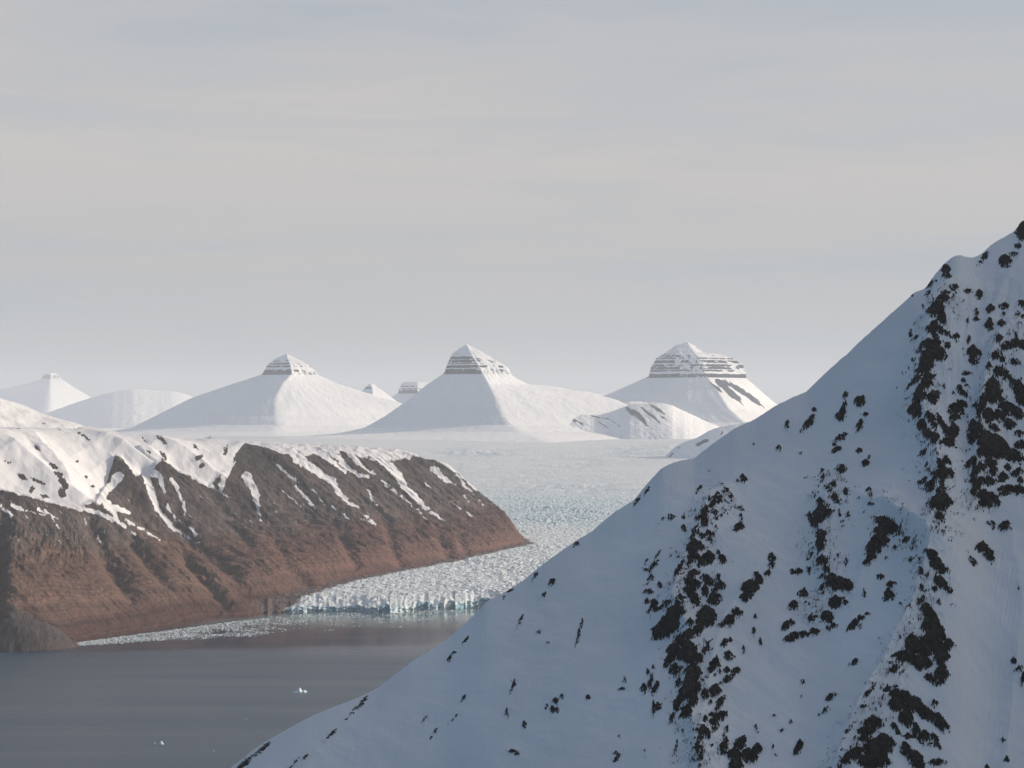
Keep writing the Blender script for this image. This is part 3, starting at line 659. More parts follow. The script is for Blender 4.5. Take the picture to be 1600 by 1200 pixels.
# ------------------------------------------------------------------ ridges given by a skyline, sloping off on both sides
def ridge(name, label, x0, x1, sky, Dc, kf, kb, depth, amp, seed, rocks=None, step=1.0, nrow=220, gully=0.0):
    cols = np.arange(x0, x1, step); nc = len(cols)
    D0 = tab(cols, Dc) if isinstance(Dc, list) else np.full(nc, float(Dc))
    t = np.concatenate([np.linspace(-1, 0, nrow), np.linspace(0, 1, nrow//3)[1:]])[:, None]
    D = D0[None, :]+t*depth
    x = (cols[None, :]-HX)/FP*D
    ye = tabs(cols, sky, 7.0)+.8*fbm(cols/25, cols*0+seed, 4, seed)
    zt = CZ-(ye-HY)/FP*D0
    d = D0[None, :]-D
    z = zt[None, :]-np.where(d > 0, kf*d, -kb*d)
    w = sstep(0, depth*.15, np.abs(d))
    z = z+w*amp*fbm(x/(amp*14), D/(amp*14), 5, seed+1)
    if gully: z = z+w*gully*ridged((x+D*.35)/(gully*9), D/(gully*60), 4, seed+2)
    px, py = proj(x, D, z)
    rock = np.zeros_like(x)
    if rocks:
        F = blobs(px, py, rocks)+1.8*fbm((px+py)/30, (px-py)/3.5, 3, seed+4)
        rock = np.where(F > .2, .72, 0)
    o = mesh_from(name, np.stack([x, D, z], -1).reshape(-1, 3), grid_faces(len(t), nc, True), MF, attrs={'rock': rock})
    return tag(o, label, 'mountain', kind='structure')
ridge('hill', 'faint white hill on the far left horizon beside the hazy cone', 60, 420, [(60, 650), (130, 625), (175, 612), (210, 607), (240, 610), (272, 611), (300, 619), (340, 640), (420, 690)], 46000, .35, .35, 6500, 14, 51)
def foothill():
    cols = np.arange(745, 1290, .8); nc = len(cols)
    yN = tabs(cols, [(745, 730), (780, 705), (800, 688), (835, 678), (852, 663), (868, 652), (900, 648), (945, 648), (968, 640), (985, 633), (1030, 629), (1050, 633), (1075, 645), (1100, 657), (1140, 673), (1200, 692), (1290, 710)], 3.5)+.7*fbm(cols/14, cols*0, 4, 3)
    yF = tabs(cols, [(745, 700), (775, 640), (800, 606), (835, 601), (870, 604), (910, 612), (960, 616), (1000, 620), (1050, 645), (1120, 690), (1290, 720)], 8)
    DN, DF = 20300.0, 23300.0
    D = np.concatenate([np.linspace(18700, DN, 240), np.linspace(DN, DF, 140)[1:], np.linspace(DF, 25500, 40)[1:]])[:, None].repeat(nc, 1)
    x = (cols[None, :]-HX)/FP*D
    zN = CZ-(yN-HY)/FP*DN; zF = CZ-(yF-HY)/FP*DF
    t = (D-DN)/(DF-DN)
    z = np.where(t <= 0, zN-(DN-D)*tabs(cols, [(745, .46), (1030, .44), (1080, .30), (1290, .22)], 10)[None, :], np.where(t <= 1, zN+(zF-zN)*(.55*t+.45*t*t), zF-(D-DF)*.35))
    w = sstep(0, 130, np.abs(D-DN))
    z = z+w*(t < 0)*(4*sstep(1060, 1020, cols)[None, :]*ridged((x+D*.5)/75+.5*fbm(x/200, D/200, 2, 5), D/700, 4, 7)*(1+1.5*fbm(x/500, D/900, 2, 6))+2.5*fbm(x/60, D/60, 4, 8))+w*(t > 0)*16*fbm(x/420, D/420, 4, 9)
    px, py = proj(x, D, z)
    rocks = [(876, 659, 9, 1.8, 40), (893, 655, 12, 2, 25), (905, 660, 10, 1.4, 30), (935, 652, 14, 1.0, 10), (985, 643, 10, 2.6, 45), (1000, 652, 16, 3.4, 45), (1012, 645, 16, 1.8, 40), (1028, 640, 14, 2.0, 32), (1022, 652, 12, 1.6, 45), (940, 662, 9, .8, 35), (1040, 655, 8, 1, 30), (890, 668, 8, .8, 20), (960, 660, 8, .8, 40)]
    F = blobs(px, py, rocks, 1.2)+3.2*fbm((px+py)/14, (px-py)/2.2, 4, 4, .6)
    rock = np.where((F > .2) & (t < .05), .8, 0)
    o = mesh_from('foothill', np.stack([x, D, z], -1).reshape(-1, 3), grid_faces(len(D), nc, True), MF, attrs={'rock': rock})
    tag(o, 'low snowy ridge with dark rock streaks between the middle and right crowns', 'mountain', kind='structure')
foothill()
ridge('snow_spur', 'shaded snow spur with few rocks poking out behind the near slope', 985, 2400,
      [(985, 770), (1015, 745), (1032, 722), (1048, 703), (1062, 693), (1090, 684), (1105, 674), (1120, 668), (1150, 662), (1200, 655), (1260, 660), (1420, 668), (1700, 640), (2400, 600)], 15600, .52, .5, 1700, 14, 67,
      rocks=[(1048, 712, 6, 1.5, 130), (1092, 694, 6, 3, 150), (1100, 690, 8, 3, 160), (1112, 702, 7, 2, 150), (1128, 676, 4, 2, 120), (1140, 678, 3, 2), (1060, 700, 3, 1)], gully=8)

# ------------------------------------------------------------------ icebergs and brash ice
def berg(name, label, px, py, wpx, hm, seed, lobes=None, group='icebergs adrift on the grey water'):
    D = CZ*FP/(py-HY); k = D/FP; cx, cy, _ = at(px, py, D); w = wpx*k
    n = 46; m = 16
    th = np.linspace(0, 2*math.pi, n, endpoint=False)[None, :]; t = np.linspace(0, 1, m)[:, None]
    c, s = np.cos(th), np.sin(th)
    r = (1-t)**.75*(1+.22*perlin(c*1.7+seed, s*1.7+t*1.5, seed)+.1*perlin(c*4+seed, s*4+t*3, seed+1))
    x = r*c*w/2; y = r*s*w/2*.55
    base = t**.9
    z = hm*.42*base
    for (lx, lw, lh) in (lobes or [(0.1, .22, 1.0)]):
        z = z+hm*lh*np.exp(-((x/(w/2)-lx)/lw)**2-(y/(w*.25))**2)*sstep(0, .25, t)
    z = z+hm*.10*perlin(x*6/w+seed, y*9/w+t*2, seed+3)*sstep(0, .2, t)-.35*(1-t)
    V = np.stack([x, y, z], -1).reshape(-1, 3)
    o = mesh_from(name, V, grid_faces(m, n, False, True), MB, smooth=False)
    o.location = (cx, cy, 0)
    return tag(o, label, 'iceberg', group)
berg('iceberg', 'wide low turquoise iceberg with a small central hump', 468, 1081.5, 26, 7.0, 3, [(0.05, .16, 1.0), (.6, .18, .45), (-.3, .3, .25)])
berg('iceberg', 'white rounded iceberg nearest the lower left, the larger of two lumps', 251.5, 1163.5, 11, 5.5, 5, [(0.1, .5, .9)])
berg('iceberg', 'small pointed white iceberg just left of the rounded one', 242, 1163.5, 5.5, 3.4, 8, [(-.1, .4, .9)])
berg('ice_floe', 'tiny white ice fragment between the two bigger icebergs', 384.5, 1123.5, 3, 1.6, 9)
berg('ice_floe', 'tiny ice fragment close to the dark rocky foot of the slope', 334, 1174, 4, 1.4, 11)
berg('ice_floe', 'tiny ice fragment left of the widest turquoise iceberg near mid water', 356, 1039, 2.2, 1.2, 13)
berg('ice_floe', 'speck of ice below left of the turquoise iceberg', 306, 1102, 1.8, 1.0, 15)
berg('ice_floe', 'speck of ice touching the snow slope edge right of the other fragments', 419, 1131, 1.8, 1.0, 17)

def brash():
    rs = np.random.RandomState(4)
    Vs, Qs, k = [], [], 0
    cnt = 0
    while cnt < 12000:
        px = rs.uniform(118, 800); q = rs.rand()
        ybot = tab(px, [(118, 1006), (200, 1001), (300, 996), (400, 990), (520, 983), (700, 972), (800, 960)])
        ytop = tab(px, [(118, 1004), (200, 993), (350, 973), (440, 962), (520, 957), (700, 953), (800, 950)])
        py = ytop+(ybot+3-ytop)*q**1.1+rs.normal(0, .6)
        if py < ytop+.3: continue
        dens = .35+.9*float(fbm(np.array([px/60.0]), np.array([py/5.0]), 3, 12)[0])+(.45 if px < 420 else 0)-(.5*q)
        if rs.rand() > dens: continue
        D = CZ*FP/(py-HY); cx = (px-HX)/FP*D
        r = rs.uniform(.7, 1.8)*(1+3.2*rs.rand()**9); h = r*rs.uniform(.15, .45); n = 5
        a = np.linspace(0, 2*math.pi, n, endpoint=False)+rs.rand()*6
        rr = r*(.7+.5*rs.rand(n))
        b = np.stack([cx+rr*np.cos(a), D+rr*np.sin(a)*.9, np.full(n, -.2)], -1)
        tp = np.stack([cx+rr*.75*np.cos(a), D+rr*.7*np.sin(a), h*(.6+.6*rs.rand(n))], -1)
        Vs.append(b); Vs.append(tp); Vs.append(np.array([[cx, D, h*1.1]]))
        for i in range(n):
            j = (i+1) % n
            Qs += [(k+i, k+j, k+n+j), (k+i, k+n+j, k+n+i), (k+n+i, k+n+j, k+2*n)]
        k += 2*n+1; cnt += 1
    bm_ = M('grey_brash_ice'); bm_.out(bm_.mix(bm_.noise(bm_.pos((.05, .05, .05)), 1.0, 3), (0.30, 0.36, 0.39), (0.62, 0.66, 0.68)), 0.5, 0.3)
    o = mesh_from('brash_ice', np.concatenate(Vs), np.array(Qs), bm_.m, smooth=False)
    tag(o, 'sheet of broken floating ice bits in front of the glacier cliff', 'brash ice', kind='stuff')
brash()

# ------------------------------------------------------------------ near snow and rock mountainside
ROCKS = """
1161 747 4 5;1153 752 2 2;1089 768 5 1.5 130;1048 806 4 2;1037 811 5 1.5 140;1047 811 3 2;1068 825 6 3 60;1121 771 3 2;1118 777 3 3;1123 780 4 4;1127 777 2 3
1115 785 8 3 140;1110 793 5 4;1103 799 5 5;1100 806 5 6;1101 815 4 7;1091 811 6 3 140;1101 822 4 3;1085 830 9 2.5 110;1091 830 7 2 110;1082 845 8 4 120;1096 838 4 3;1107 833 5 3 40;1114 836 3 3;1108 844 5 3 30;1117 801 3 3;1119 823 2 3
1083 858 8 10;1093 852 7 5;1078 875 4 12;1087 870 6 6;1107 871 8 7;1096 880 7 5 45;1128 872 5 4;1130 878 4 3;1123 865 2 6;1156 822 6 4;1150 825 3 4;1158 795 3 3;1158 805 2 3;1160 813 2 2
1028 867 9 1 125;1021 883 7 2 115;1027 879 4 2 120;1065 883 6 1.5 110;1010 878 6 1 120;1017 903 6 3 130;1030 914 3 4;1008 891 4 1;1013 925 6 3;1010 940 4 3;1022 942 5 4;1018 951 5 3 130;1024 953 4 3
1060 890 8 3 120;1083 897 7 5;1080 910 9 7 20;1091 912 4 3;1103 905 8 5 35;1110 909 4 3;1122 902 5 3 120;1125 915 6 5;1118 922 5 3;1077 925 10 5 30;1085 937 8 5 40;1101 922 4 8;1063 934 5 3;1041 944 10 4 150;1060 945 8 4 40;1115 935 8 7;1124 934 4 4
1045 975 16 11 150;1055 960 10 9;1033 985 11 6;1035 992 12 5 160;1104 960 11 11;1100 970 9 7;1078 972 4 5;1090 985 8 5 150;1075 995 8 6;1062 1002 8 6;1053 1015 8 8;1048 1025 5 6;1075 1010 7 9;1082 1015 6 7
1181 901 4 4;1172 917 10 8;1184 910 6 6;1165 935 7 6;1151 957 5 7 110;1139 970 8 6 150;1127 977 3 3;1123 978 2 3;1105 1013 7 3 120;1100 1018 3 2;1133 1004 5 3 130;1141 1000 3 2;1162 1014 2 4;1178 985 2 4;1180 965 2 3;1188 1002 1.5 4;1138 1022 4 3
1012 1050 2 3;1021 1044 2 3;1006 1075 4 6;1016 1070 9 3 100;1025 1073 9 3 110;1021 1103 2 9;1028 1104 4 4;1049 1025 10 5 120;1065 1025 8 8;1078 1030 8 11;1055 1045 5 8;1048 1050 3 6;1061 1065 6 3 110;1082 1050 10 11;1079 1070 11 11;1073 1085 9 9;1060 1095 9 5 110;1083 1093 9 6 120;1073 1112 8 6 130;1052 1118 6 3 110
1092 1030 7 5 40;1120 1030 3 3;1117 1037 6 5;1113 1043 9 4 125;1125 1050 2 3;1135 1048 4 4;1150 1050 6 4;1137 1062 9 4 150;1127 1067 2 3;1102 1084 5 6;1116 1083 8 7;1118 1073 5 2 150;1110 1098 3 2 130;1140 1027 6 4;1125 1100 8 4 125;1121 1108 4 3;1113 1116 5 3 160;1126 1120 11 5 150;1119 1135 6 4 120
1102 1125 3 4;1100 1143 7 7;1106 1150 4 4;1094 1155 5 4;1090 1165 4 8;1095 1185 3 12;1135 1140 7 2 110;1135 1157 3 4;1057 1163 7 2 100;1182 1138 2 4;1155 1163 7 6;1162 1158 5 4;1148 1180 8 8;1130 1168 5 7;1183 1170 6 6;1170 1180 9 8;1150 1195 8 8
1013 763 5 1.5 120;997 780 6 2 125;905 838 3 3;901 849 4 2.5 135;1094 762 1.5 1.5;1178 694 1.5 1.5;702 1030 7 2 110;708 1022 3 3;729 998 6 1.5 125;815 966 7 1.5 115;843 987 3 1.5 150;803 1068 7 2 110;792 1113 2 5;818 1131 2 4;800 1175 6 2;808 1178 3 2
568 1095 12 2.2 130;555 1108 8 1.5 130;520 1145 8 1.8 135;462 1190 8 1 130;410 1170 18 2.5 140;385 1190 14 3.5 140;478 1183 4 1 140;665 1122 5 1 130;725 1090 5 1 125;712 1120 5 1 130;680 1143 5 1 125
760 938 6 2 140;797 920 5 3 140;788 932 2 1.5 120;838 897 6 2.2 125;863 908 5 3.5 120;851 928 5 1.6 130;907 980 14 2 105;856 1005 2.5 1.5;868 1095 4 3;863 1108 3 4;870 1110 2 3;878 1088 3 2;853 1104 2 3;919 1091 3 3;819 1131 2 4;975 1061 2 4;972 1078 4 1;966 1183 5 3 140;962 1177 3 2;1006 1173 1.5 2;968 1150 1.5 2
1595 355 7 13;1590 383 4 4;1570 405 7 8;1583 397 6 3;1538 402 6 4 130;1533 408 5 2 130;1477 418 6 6;1479 430 6 4;1453 440 6 4 120;1462 438 2 2;1451 456 5 2 120;1425 460 2 1.5;1490 451 5 4;1478 457 5 3;1473 466 8 5;1465 478 8 6;1460 488 9 6;1473 490 4 5;1513 456 5 3;1530 459 5 5;1491 466 4 3;1442 478 1.5 3
1468 498 5 4;1474 503 5 4;1460 508 6 5;1455 515 7 5;1468 515 8 4 30;1478 521 7 2.5 35;1462 525 5 4;1443 538 9 3.5 120;1452 537 7 6;1460 545 8 9;1466 550 8 9;1450 555 8 9;1466 535 5 4;1447 568 8 8;1440 560 3 8;1480 541 5 4 40;1495 526 4 5;1474 556 3 5;1479 556 2 4;1513 502 2 5;1525 486 3 5;1525 500 4 3;1548 482 5 5;1546 500 3 3;1546 507 5 6
1569 480 6 4;1568 491 3 3;1565 505 5 4;1596 475 6 4 45;1591 489 3 3;1598 495 3 2;1560 531 5 5;1573 541 7 5;1587 535 6 5;1597 538 5 5;1587 522 4 2 60;1513 534 2 5;1521 549 7 8;1529 552 4 6;1521 565 6 4;1555 556 5 5;1565 562 6 3 45;1585 565 7 3.5 20;1545 572 4 5;1422 525 2 6;1432 527 6 2 145;1426 563 3 2 130;1419 577 2 2
1510 585 5 3;1506 597 5 3 50;1500 608 6 4 50;1509 619 5 3 30;1440 580 8 5;1450 590 7 7;1433 592 8 4 140;1421 602 5 2 125;1438 612 6 8;1448 597 7 7;1437 620 7 8;1458 620 7 7;1465 614 4 3;1431 630 8 5 60;1425 642 6 5;1434 648 7 4 150;1455 655 9 5 70;1450 648 4 5;1440 663 6 7;1446 675 5 6;1452 680 8 5;1460 685 7 6;1473 665 12 4 60;1480 675 7 5 45;1490 672 7 7
1487 655 3 6;1492 637 7 6;1498 637 8 5 45;1505 632 7 3.5 30;1487 643 5 5;1493 653 6 4 15;1478 692 10 4.5 20;1485 691 5 5;1475 603 2 2;1489 611 2 3;1443 707 6 3 150;1552 605 9 13;1560 583 6 6;1570 585 8 5 40;1590 605 14 7 45;1597 620 8 9;1555 626 13 5;1537 625 6 5;1535 632 8 5 120;1525 635 5 4;1545 648 7 9;1575 638 13 7 20;1590 645 7 7
1563 650 11 6 40;1525 672 12 9 110;1520 665 5 8;1530 652 3 4;1577 663 8 6;1553 669 8 4 20;1592 677 6 4;1545 690 13 13;1560 695 11 13;1555 705 15 9;1520 722 8 6 150;1535 705 7 7;1545 705 11 7;1565 708 15 7;1580 710 11 7;1595 695 8 5;1590 718 8 5;1547 722 8 5 10;1527 733 9 4.5 125;1535 730 6 4;1521 745 4.5 9;1530 752 11 5;1545 753 10 5
1525 760 5 7;1535 775 7 6;1542 783 9 7;1550 778 8 6;1557 787 6 4;1523 770 5 7;1553 735 5 6;1567 745 6 5;1575 730 5 4;1585 742 6 4;1592 737 6 4;1595 750 4 4;1575 765 12 5;1592 766 10 5;1570 770 6 4;1563 775 3 4;1467 723 5 4;1472 730 5 5;1478 718 6 4 40;1465 742 7 5;1475 742 9 7;1485 740 5 5;1472 757 3.5 10;1468 766 4 4;1445 750 6 3 130
1448 760 4 4;1453 763 8 5 120;1459 754 4 4;1469 785 11 9;1482 785 6 5;1460 790 7 5;1470 795 8 4;1468 807 6 5;1437 755 3 2;1450 735 3 3;1447 728 2 3;1547 817 4 3;1552 820 2 5;1568 823 6 5;1573 818 4 3;1580 828 1.5 1.5;1523 813 1.5 1.5
1230 662 3 6;1217 700 3 4;1268 655 10 4 120;1262 663 8 4 130;1272 640 3 3;1317 645 10 4 100;1313 650 6 5;1320 620 3 5;1342 627 6 6;1348 622 3 3;1352 648 4 3;1344 662 8 3.5 110;1315 683 9 4 150;1308 702 7 3 150;1304 695 3 2;1252 708 3 1.5;1314 735 7 5;1342 706 4 3;1353 723 5 4;1357 713 2 2;1286 745 1.5 4;1301 760 5 4;1322 767 3 5;1303 778 4 4
1308 783 4 3;1281 783 4 4;1265 807 3 6;1280 805 8 8;1283 797 7 6;1295 803 4 5;1270 817 5 5;1311 800 2 4;1317 815 3 2;1326 805 2 5;1341 778 1.5 1.5;1360 773 2 4;1357 765 3 3;1358 787 3 2;1362 787 3 2;1283 833 6 4;1282 850 6 8;1280 858 5 5;1285 875 6 6;1290 890 6 4;1322 875 2 6
1383 820 12 7 30;1390 825 11 8;1378 832 11 6;1375 843 10 8;1362 855 7 7;1360 870 9 7 120;1355 880 6 4;1373 860 4 4;1398 857 4 3;1415 847 4 4;1405 834 4 3;1385 873 3 1.5;1457 870 8 6 40;1463 880 10 7 45;1472 890 6 5;1438 892 4 5;1422 877 2.5 4;1535 855 7 6;1545 865 6 5;1550 873 4 5;1518 875 6 3 60;1523 882 4 4;1513 862 1.5 1.5
1310 912 15 8;1300 905 7 7;1325 915 7 6;1305 940 8 7;1321 942 4 2.5;1292 963 7 7;1285 918 3 5;1255 928 7 4.5;1240 945 6 5 150;1258 943 2 3;1268 967 5 3.5;1228 980 8 4.5 130;1235 973 5 4;1240 995 10 5 160;1255 992 8 3.5;1273 988 8 4.5;1302 979 5 3;1295 982 3 3;1335 975 8 4.5 140;1345 965 5 3;1354 960 5 1.5;1343 981 3 2 120;1350 928 2 6;1392 915 6 4;1388 928 6 6;1384 937 4 3;1407 944 2 2.5;1375 902 5 3
1470 910 12 6 40;1475 918 5 4;1440 918 3 4;1437 942 5 3 140;1443 935 3 4;1460 922 4 3;1467 941 2.5 3;1447 952 7 7;1455 965 10 8 50;1463 985 12 9 60;1450 978 8 8;1455 1000 11 11;1425 1000 8 7;1430 1010 11 9;1460 1012 11 7;1482 1007 7 6;1445 1020 12 8;1412 1027 13 6;1425 1030 9 5;1440 1035 12 8;1470 1030 9 9;1472 1050 8 11;1455 1060 9 5 20;1465 1070 4 2.5
1397 1048 5 5;1407 1053 3 2;1386 1078 6 3;1362 1077 9 2.5 130;1356 1083 6 3 130;1335 1035 6 3 150;1400 1085 8 5;1413 1090 13 7 20;1400 1100 9 8;1425 1105 13 9;1445 1113 14 7 40;1465 1125 12 7 40;1475 1135 6 6;1415 1120 10 8 60;1430 1140 12 5 60;1445 1150 8 5 60;1460 1155 9 4.5 60;1460 1100 4 4;1398 1137 8 3.5 55;1420 1152 6 4
1365 1130 11 7;1355 1145 11 6;1350 1155 8 4;1335 1180 15 7 150;1370 1170 17 11;1380 1160 13 9;1365 1190 19 9;1415 1170 10 6 60;1430 1185 12 8 60;1465 1192 11 4;1297 1091 7 3.5 150;1292 1107 3 1.5 150;1290 1111 6 2.5 150;1325 1143 6 1.8 130;1320 1155 3 1.3;1337 1153 4 1.2 130;1330 1162 5 1.5 130;1328 1170 4 1.2;1250 1163 5 3.5;1246 1174 8 4.5 130
1210 1119 1.5 1.5;1235 1128 2 2;1221 1143 1.5 2;1208 1167 1.5 3;1212 1180 2 1.5;1255 1065 2 2.5;1252 1089 1.3 1.3;1583 1032 3 4;1593 1045 7 3 150;1598 1065 3 8;1592 917 1 4;1567 1158 3 2.5;1573 1187 4 3;1543 1198 3 3;1205 870 4 5;1210 875 4 3;1205 885 4 4;1200 895 4 4;1237 893 3 3;1248 895 5 4;1264 890 3 5
"""
RL = [tuple(float(v) for v in it.split()) for ln in ROCKS.strip().split('\n') for it in ln.split(';') if it.strip()]
SKY = [(300, 1245), (360, 1200), (400, 1168), (430, 1150), (480, 1122), (520, 1105), (560, 1090), (590, 1075), (640, 1036), (700, 998), (740, 962), (760, 940), (790, 925), (820, 905), (850, 880), (900, 845), (925, 830), (960, 800), (990, 782), (1010, 757), (1035, 730),
       (1060, 720), (1085, 716), (1115, 692), (1150, 668), (1180, 655), (1213, 633), (1240, 620), (1260, 612), (1280, 592), (1300, 573), (1325, 552), (1345, 532), (1370, 510), (1400, 483), (1415, 470), (1430, 455), (1445, 452), (1460, 430), (1475, 412), (1490, 400), (1500, 398), (1510, 402), (1523, 402), (1535, 396), (1545, 385), (1560, 375), (1575, 367), (1588, 360),
       (1592, 348), (1600, 344), (1640, 318), (1700, 262), (1800, 180), (1950, 60), (2150, -60), (2400, -120)]
def mountain():
    cols = np.concatenate([np.arange(300, 1660, .92), np.arange(1660, 2400, 5.0)]); nc = len(cols)
    Dr = tab(cols, [(300, 1300), (1000, 1350), (1500, 1400), (1700, 1430), (2400, 1500)])
    ye = tab(cols, SKY)+1.1*fbm(cols/11, cols*0+3, 3, 4)+.9*fbm(cols/4, cols*0+8, 3, 5)*sstep(1380, 1480, cols)
    b = tabs(cols, [(300, .48), (900, .52), (1250, .62), (1600, .80), (2400, .85)], 40.0)
    ydet = ye-tab(cols, SKY); yraw = tabs(cols, SKY, 3.5); ye = tabs(cols, SKY, 26.0); zr = CZ-(ye-HY)/FP*Dr
    nr = 900
    u = np.linspace(0, 1, nr)[:, None]
    yb = 1420.0
    py = ye[None, :]+(yb-ye[None, :])*(u**1.06)
    D = (b*Dr-(zr-CZ))[None, :]/(b[None, :]+(py-HY)/FP)
    z = zr[None, :]-b[None, :]*(Dr[None, :]-D)
    # gently convex just under the crest line
    z = z-((yraw-ye)/FP*Dr)[None, :]*np.exp(-(py-ye[None, :])/38.0)-(ydet/FP*Dr)[None, :]*np.exp(-(py-ye[None, :])/5.0)
    px = cols[None, :].repeat(nr, 0)
    x = (px-HX)/FP*D
    w = sstep(0, 60, py-ye[None, :])
    z = z+w*8.0*fbm(x/130, D/150, 3, 3)+w*1.5*fbm((x+.5*D)/34, (D-.5*x)/110, 3, 13)+w*.5*fbm((x+.8*D)/14, (x-.8*D)/70, 4, 6)+w*.12*fbm(x/6, D/6, 3, 16)
    # ribs and runnels
    RIBS = [([(1150, 762, .3), (1110, 795, 1), (1092, 850, 1), (1072, 900, 1), (1050, 960, 1), (1078, 1010, 1), (1075, 1110, .8), (1090, 1200, .6)], 9, 9, 45),
            ([(1495, 450, .4), (1462, 490, 1), (1447, 560, 1), (1436, 630, 1), (1450, 690, 1), (1465, 760, .9), (1468, 810, .5), (1455, 860, .4)], 11, 9, 40),
            ([(1590, 520, .5), (1560, 560, 1), (1540, 620, 1), (1530, 700, 1), (1530, 760, .8), (1520, 830, .2)], 11, 10, 60),
            ([(1380, 808, .5), (1430, 850, .8), (1455, 900, 1), (1436, 965, 1), (1400, 1040, 1), (1372, 1100, 1), (1340, 1150, 1), (1310, 1220, .8)], 14, 9, 70),
            ([(1316, 730, .3), (1290, 790, 1), (1282, 860, .8), (1300, 930, .8), (1250, 980, .4)], 7, 10, 40),
            ([(1380, 808, .6), (1360, 860, 1), (1330, 960, .3)], 6, 9, 30),
            ([(1168, 920, .6), (1135, 970, .6), (1110, 1060, .6), (1095, 1170, .8)], 4, 10, 30),
            ([(1600, 400, .3), (1575, 440, .8), (1550, 500, .6), (1530, 560, .6), (1500, 600, .4)], 5, 12, 30),
            ([(1580, 860, .3), (1600, 960, .5), (1590, 1050, .8), (1570, 1200, .8)], 6, 20, 60)]
    for pts, h, wl, wr in RIBS:
        pts = [(pts[0][0]*2-pts[1][0], pts[0][1]*2-pts[1][1], 0.0)]+pts+[(pts[-1][0]*2-pts[-2][0], pts[-1][1]*2-pts[-2][1], 0.0)]
        d, v, sd_ = segdist(px+5*fbm(px/30, py/30, 3, 45), py, pts)
        ww = wr+(wl*1.6-wr)*sstep(-16, 10, sd_*d)          # left flank steep, right flank broad
        z = z+w*h*1.35*v*np.exp(-(d/ww)**1.15)
    runn = ridged(px/26+.3*fbm(px/60, py/60, 2, 9), py/260, 3, 22)
    zone = sstep(1380, 1450, px)*sstep(420, 470, py)
    z = z+zone*w*1.1*runn*sstep(900, 700, py)
    av = sstep(1470, 1510, px)*sstep(1640, 1590, px)*sstep(800, 900, py)
    z = z+av*.28*ridged((px+.18*py)/7, py/55, 4, 23)
    sx, sy = proj(x, D, z)
    # rock field
    ux = sx+1.8*fbm(sx/7, sy/7, 4, 61, .6); uy = sy+1.8*fbm(sx/7+7, sy/7, 4, 62, .6)
    F = blobs(ux, uy, RL, 1.36, True)
    tw = .45+.5*fbm(sx/70, sy/70, 2, 60)-sstep(1500, 1560, sx)*.35
    ax = sx*.90+sy*tw; ay = sy*.90-sx*tw
    g1, h1, k1 = worley(ax/4.2, ay/6.0, 65)
    g2, h2, k2 = worley(ax/2.0, ay/2.6, 66)
    nf_ = 3.4*(k1-.47)+1.3*(k2-.5)+1.2*fbm(sx/12, sy/14, 3, 71)
    F = F+np.where(F > -4.5, nf_*np.clip((F+6)/5, .35, 1.1), 0)-np.where(F > 1.8, 4.6*sstep(.18, .34, fbm((sx+sy*.5)/15, (sx*.5-sy)/5.5, 4, 73)), 0)
    F = np.where((F > -5.6) & (k1 > .42) & (k2 > .84), np.maximum(F, .5), F)
    for pts, h, wl, wr in RIBS[:5]:
        d, v, sd_ = segdist(sx, sy, pts)
        F = np.maximum(F, np.where(v > .45, (k1-.62)*9+(k2-.5)*1.5-d/14+2.5*fbm(sx/18, sy/18, 2, 68), -6))
    ln = np.abs(perlin(ax/7+.6*perlin(sx/12, sy/12, 75), ay/26, 76)); ln2 = np.abs(perlin((sx*.8-sy*.5)/26, (sy*.8+sx*.5)/8, 77))
    F = np.where((ln < .045) | (ln2 < .045), F-3.4, F)          # snow caught in cracks and on ledges
    off = sstep(1610, 1660, px)*(2.5*ridged(px/60, py/80, 4, 74)-.9)
    F = np.maximum(F, np.where(px > 1610, off*2, -9))
    inn = np.clip(F, 0, 7)
    rise = np.where(F > 0, .42*inn**.8+.35*inn**.6*ridged(sx/9, sy/11, 3, 81)+.10*inn*fbm(sx/3, sy/3.5, 2, 83), 0)
    z = z+rise*w
    V1 = np.stack([x, D, z], -1)
    # back of the crest
    nb = 24; tb = (np.linspace(0, 1, nb+1)[1:, None])**1.5
    Db = Dr[None, :]+tb*900; xb = (cols[None, :]-HX)/FP*Db
    zr = CZ-(yraw+ydet-HY)/FP*Dr
    zb = zr[None, :]-.75*(Db-Dr[None, :])+8*tb*fbm(xb/60, Db/60, 3, 7)
    V2 = np.stack([xb, Db, zb], -1)[::-1]
    V = np.concatenate([V2, V1], 0); FF = np.concatenate([np.full((nb, nc), -5.0), F], 0)
    R = V.shape[0]; Q = grid_faces(R, nc, False); V = V.reshape(-1, 3); FV = FF.reshape(-1)
    fm = FV[Q].mean(1) > 0
    # connected rock faces -> outcrops
    lab = np.full(len(V), -1, np.int64)
    q = Q[fm]
    parent = np.arange(len(V))
    for _ in range(400):
        m = parent[q].min(1)
        new = parent.copy(); np.minimum.at(new, q.ravel(), np.repeat(m, 4)); new = new[new]
        if (new == parent).all(): break
        parent = new
    comp = parent[q[:, 0]]
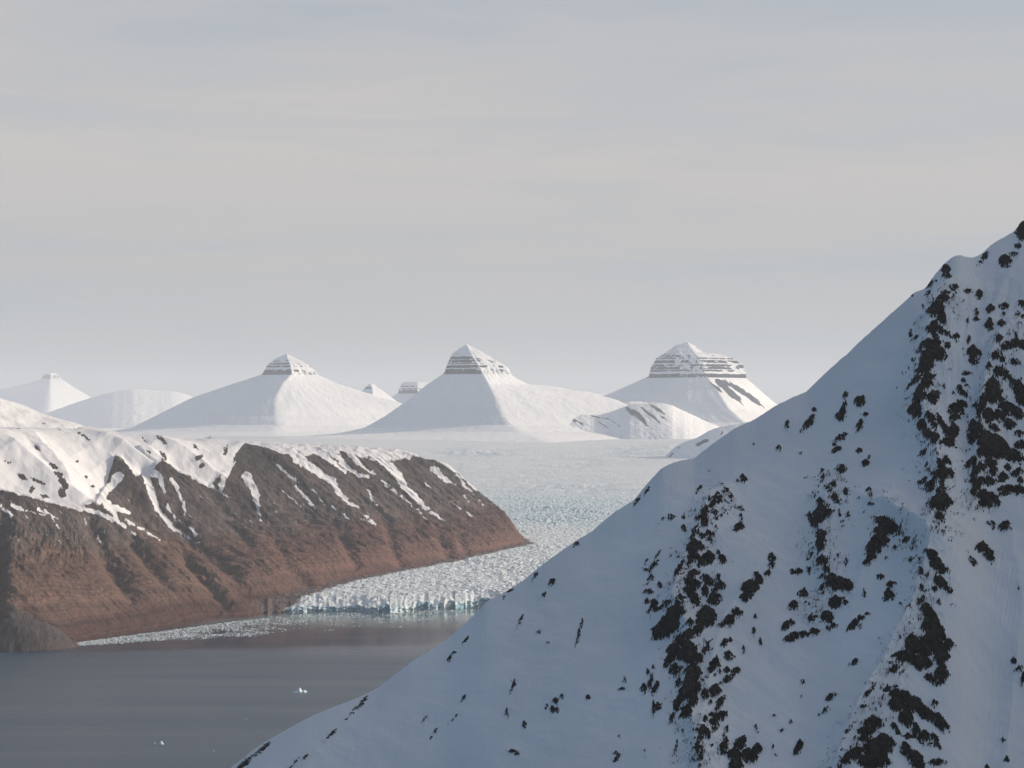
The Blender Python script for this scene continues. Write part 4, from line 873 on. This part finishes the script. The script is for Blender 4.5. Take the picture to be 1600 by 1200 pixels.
    ids, inv, cnt = np.unique(comp, return_inverse=True, return_counts=True)
    # what shows largest in the frame
    fx = px.min(); infr = np.zeros(len(V), bool)
    X_, Y_ = proj(V[:, 0], V[:, 1], V[:, 2]); infr = (X_ > 0) & (X_ < 1600) & (Y_ > 0) & (Y_ < 1200)
    seen = np.bincount(inv, weights=infr[q[:, 0]].astype(float))
    order = np.argsort(-seen)
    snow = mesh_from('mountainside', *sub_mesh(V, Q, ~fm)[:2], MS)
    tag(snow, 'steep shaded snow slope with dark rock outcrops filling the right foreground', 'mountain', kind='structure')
    for r in order[:99]:
        v, qq, _ = sub_mesh(V, q, inv == r)
        mesh_from('rock_outcrop', v, qq, MR, parent=snow, smooth=False)
    rest = np.ones(len(ids), bool); rest[order[:99]] = False
    v, qq, _ = sub_mesh(V, q, rest[inv])
    r_ = mesh_from('scattered_rocks', v, qq, MR, parent=snow, smooth=False); r_['kind'] = 'stuff'
    print('outcrops', len(ids), 'rock faces', len(q))
mountain()

# ------------------------------------------------------------------ air
def haze():
    x0, x1, y0, y1, z0, z1 = -38000, 52000, -3000, 62000, -6, 1900
    V = np.array([(x, y, z) for z in (z0, z1) for (x, y) in ((x0, y0), (x1, y0), (x1, y1), (x0, y1))], float)
    Q = np.array([(0, 3, 2, 1), (4, 5, 6, 7), (0, 1, 5, 4), (1, 2, 6, 5), (2, 3, 7, 6), (3, 0, 4, 7)])
    m = bpy.data.materials.new('thin_haze'); m.use_nodes = True; t = m.node_tree; t.nodes.clear()
    vo = t.nodes.new('ShaderNodeVolumePrincipled'); ou = t.nodes.new('ShaderNodeOutputMaterial')
    vo.inputs['Color'].default_value = (0.86, 0.91, 0.97, 1); vo.inputs['Density'].default_value = 2.1e-5
    vo.inputs['Anisotropy'].default_value = 0.0
    t.links.new(vo.outputs[0], ou.inputs['Volume'])
    o = mesh_from('haze', V, Q, m, smooth=False); o.visible_shadow = True
    tag(o, 'thin pale haze softening the distant peaks', 'haze', kind='stuff')
haze()
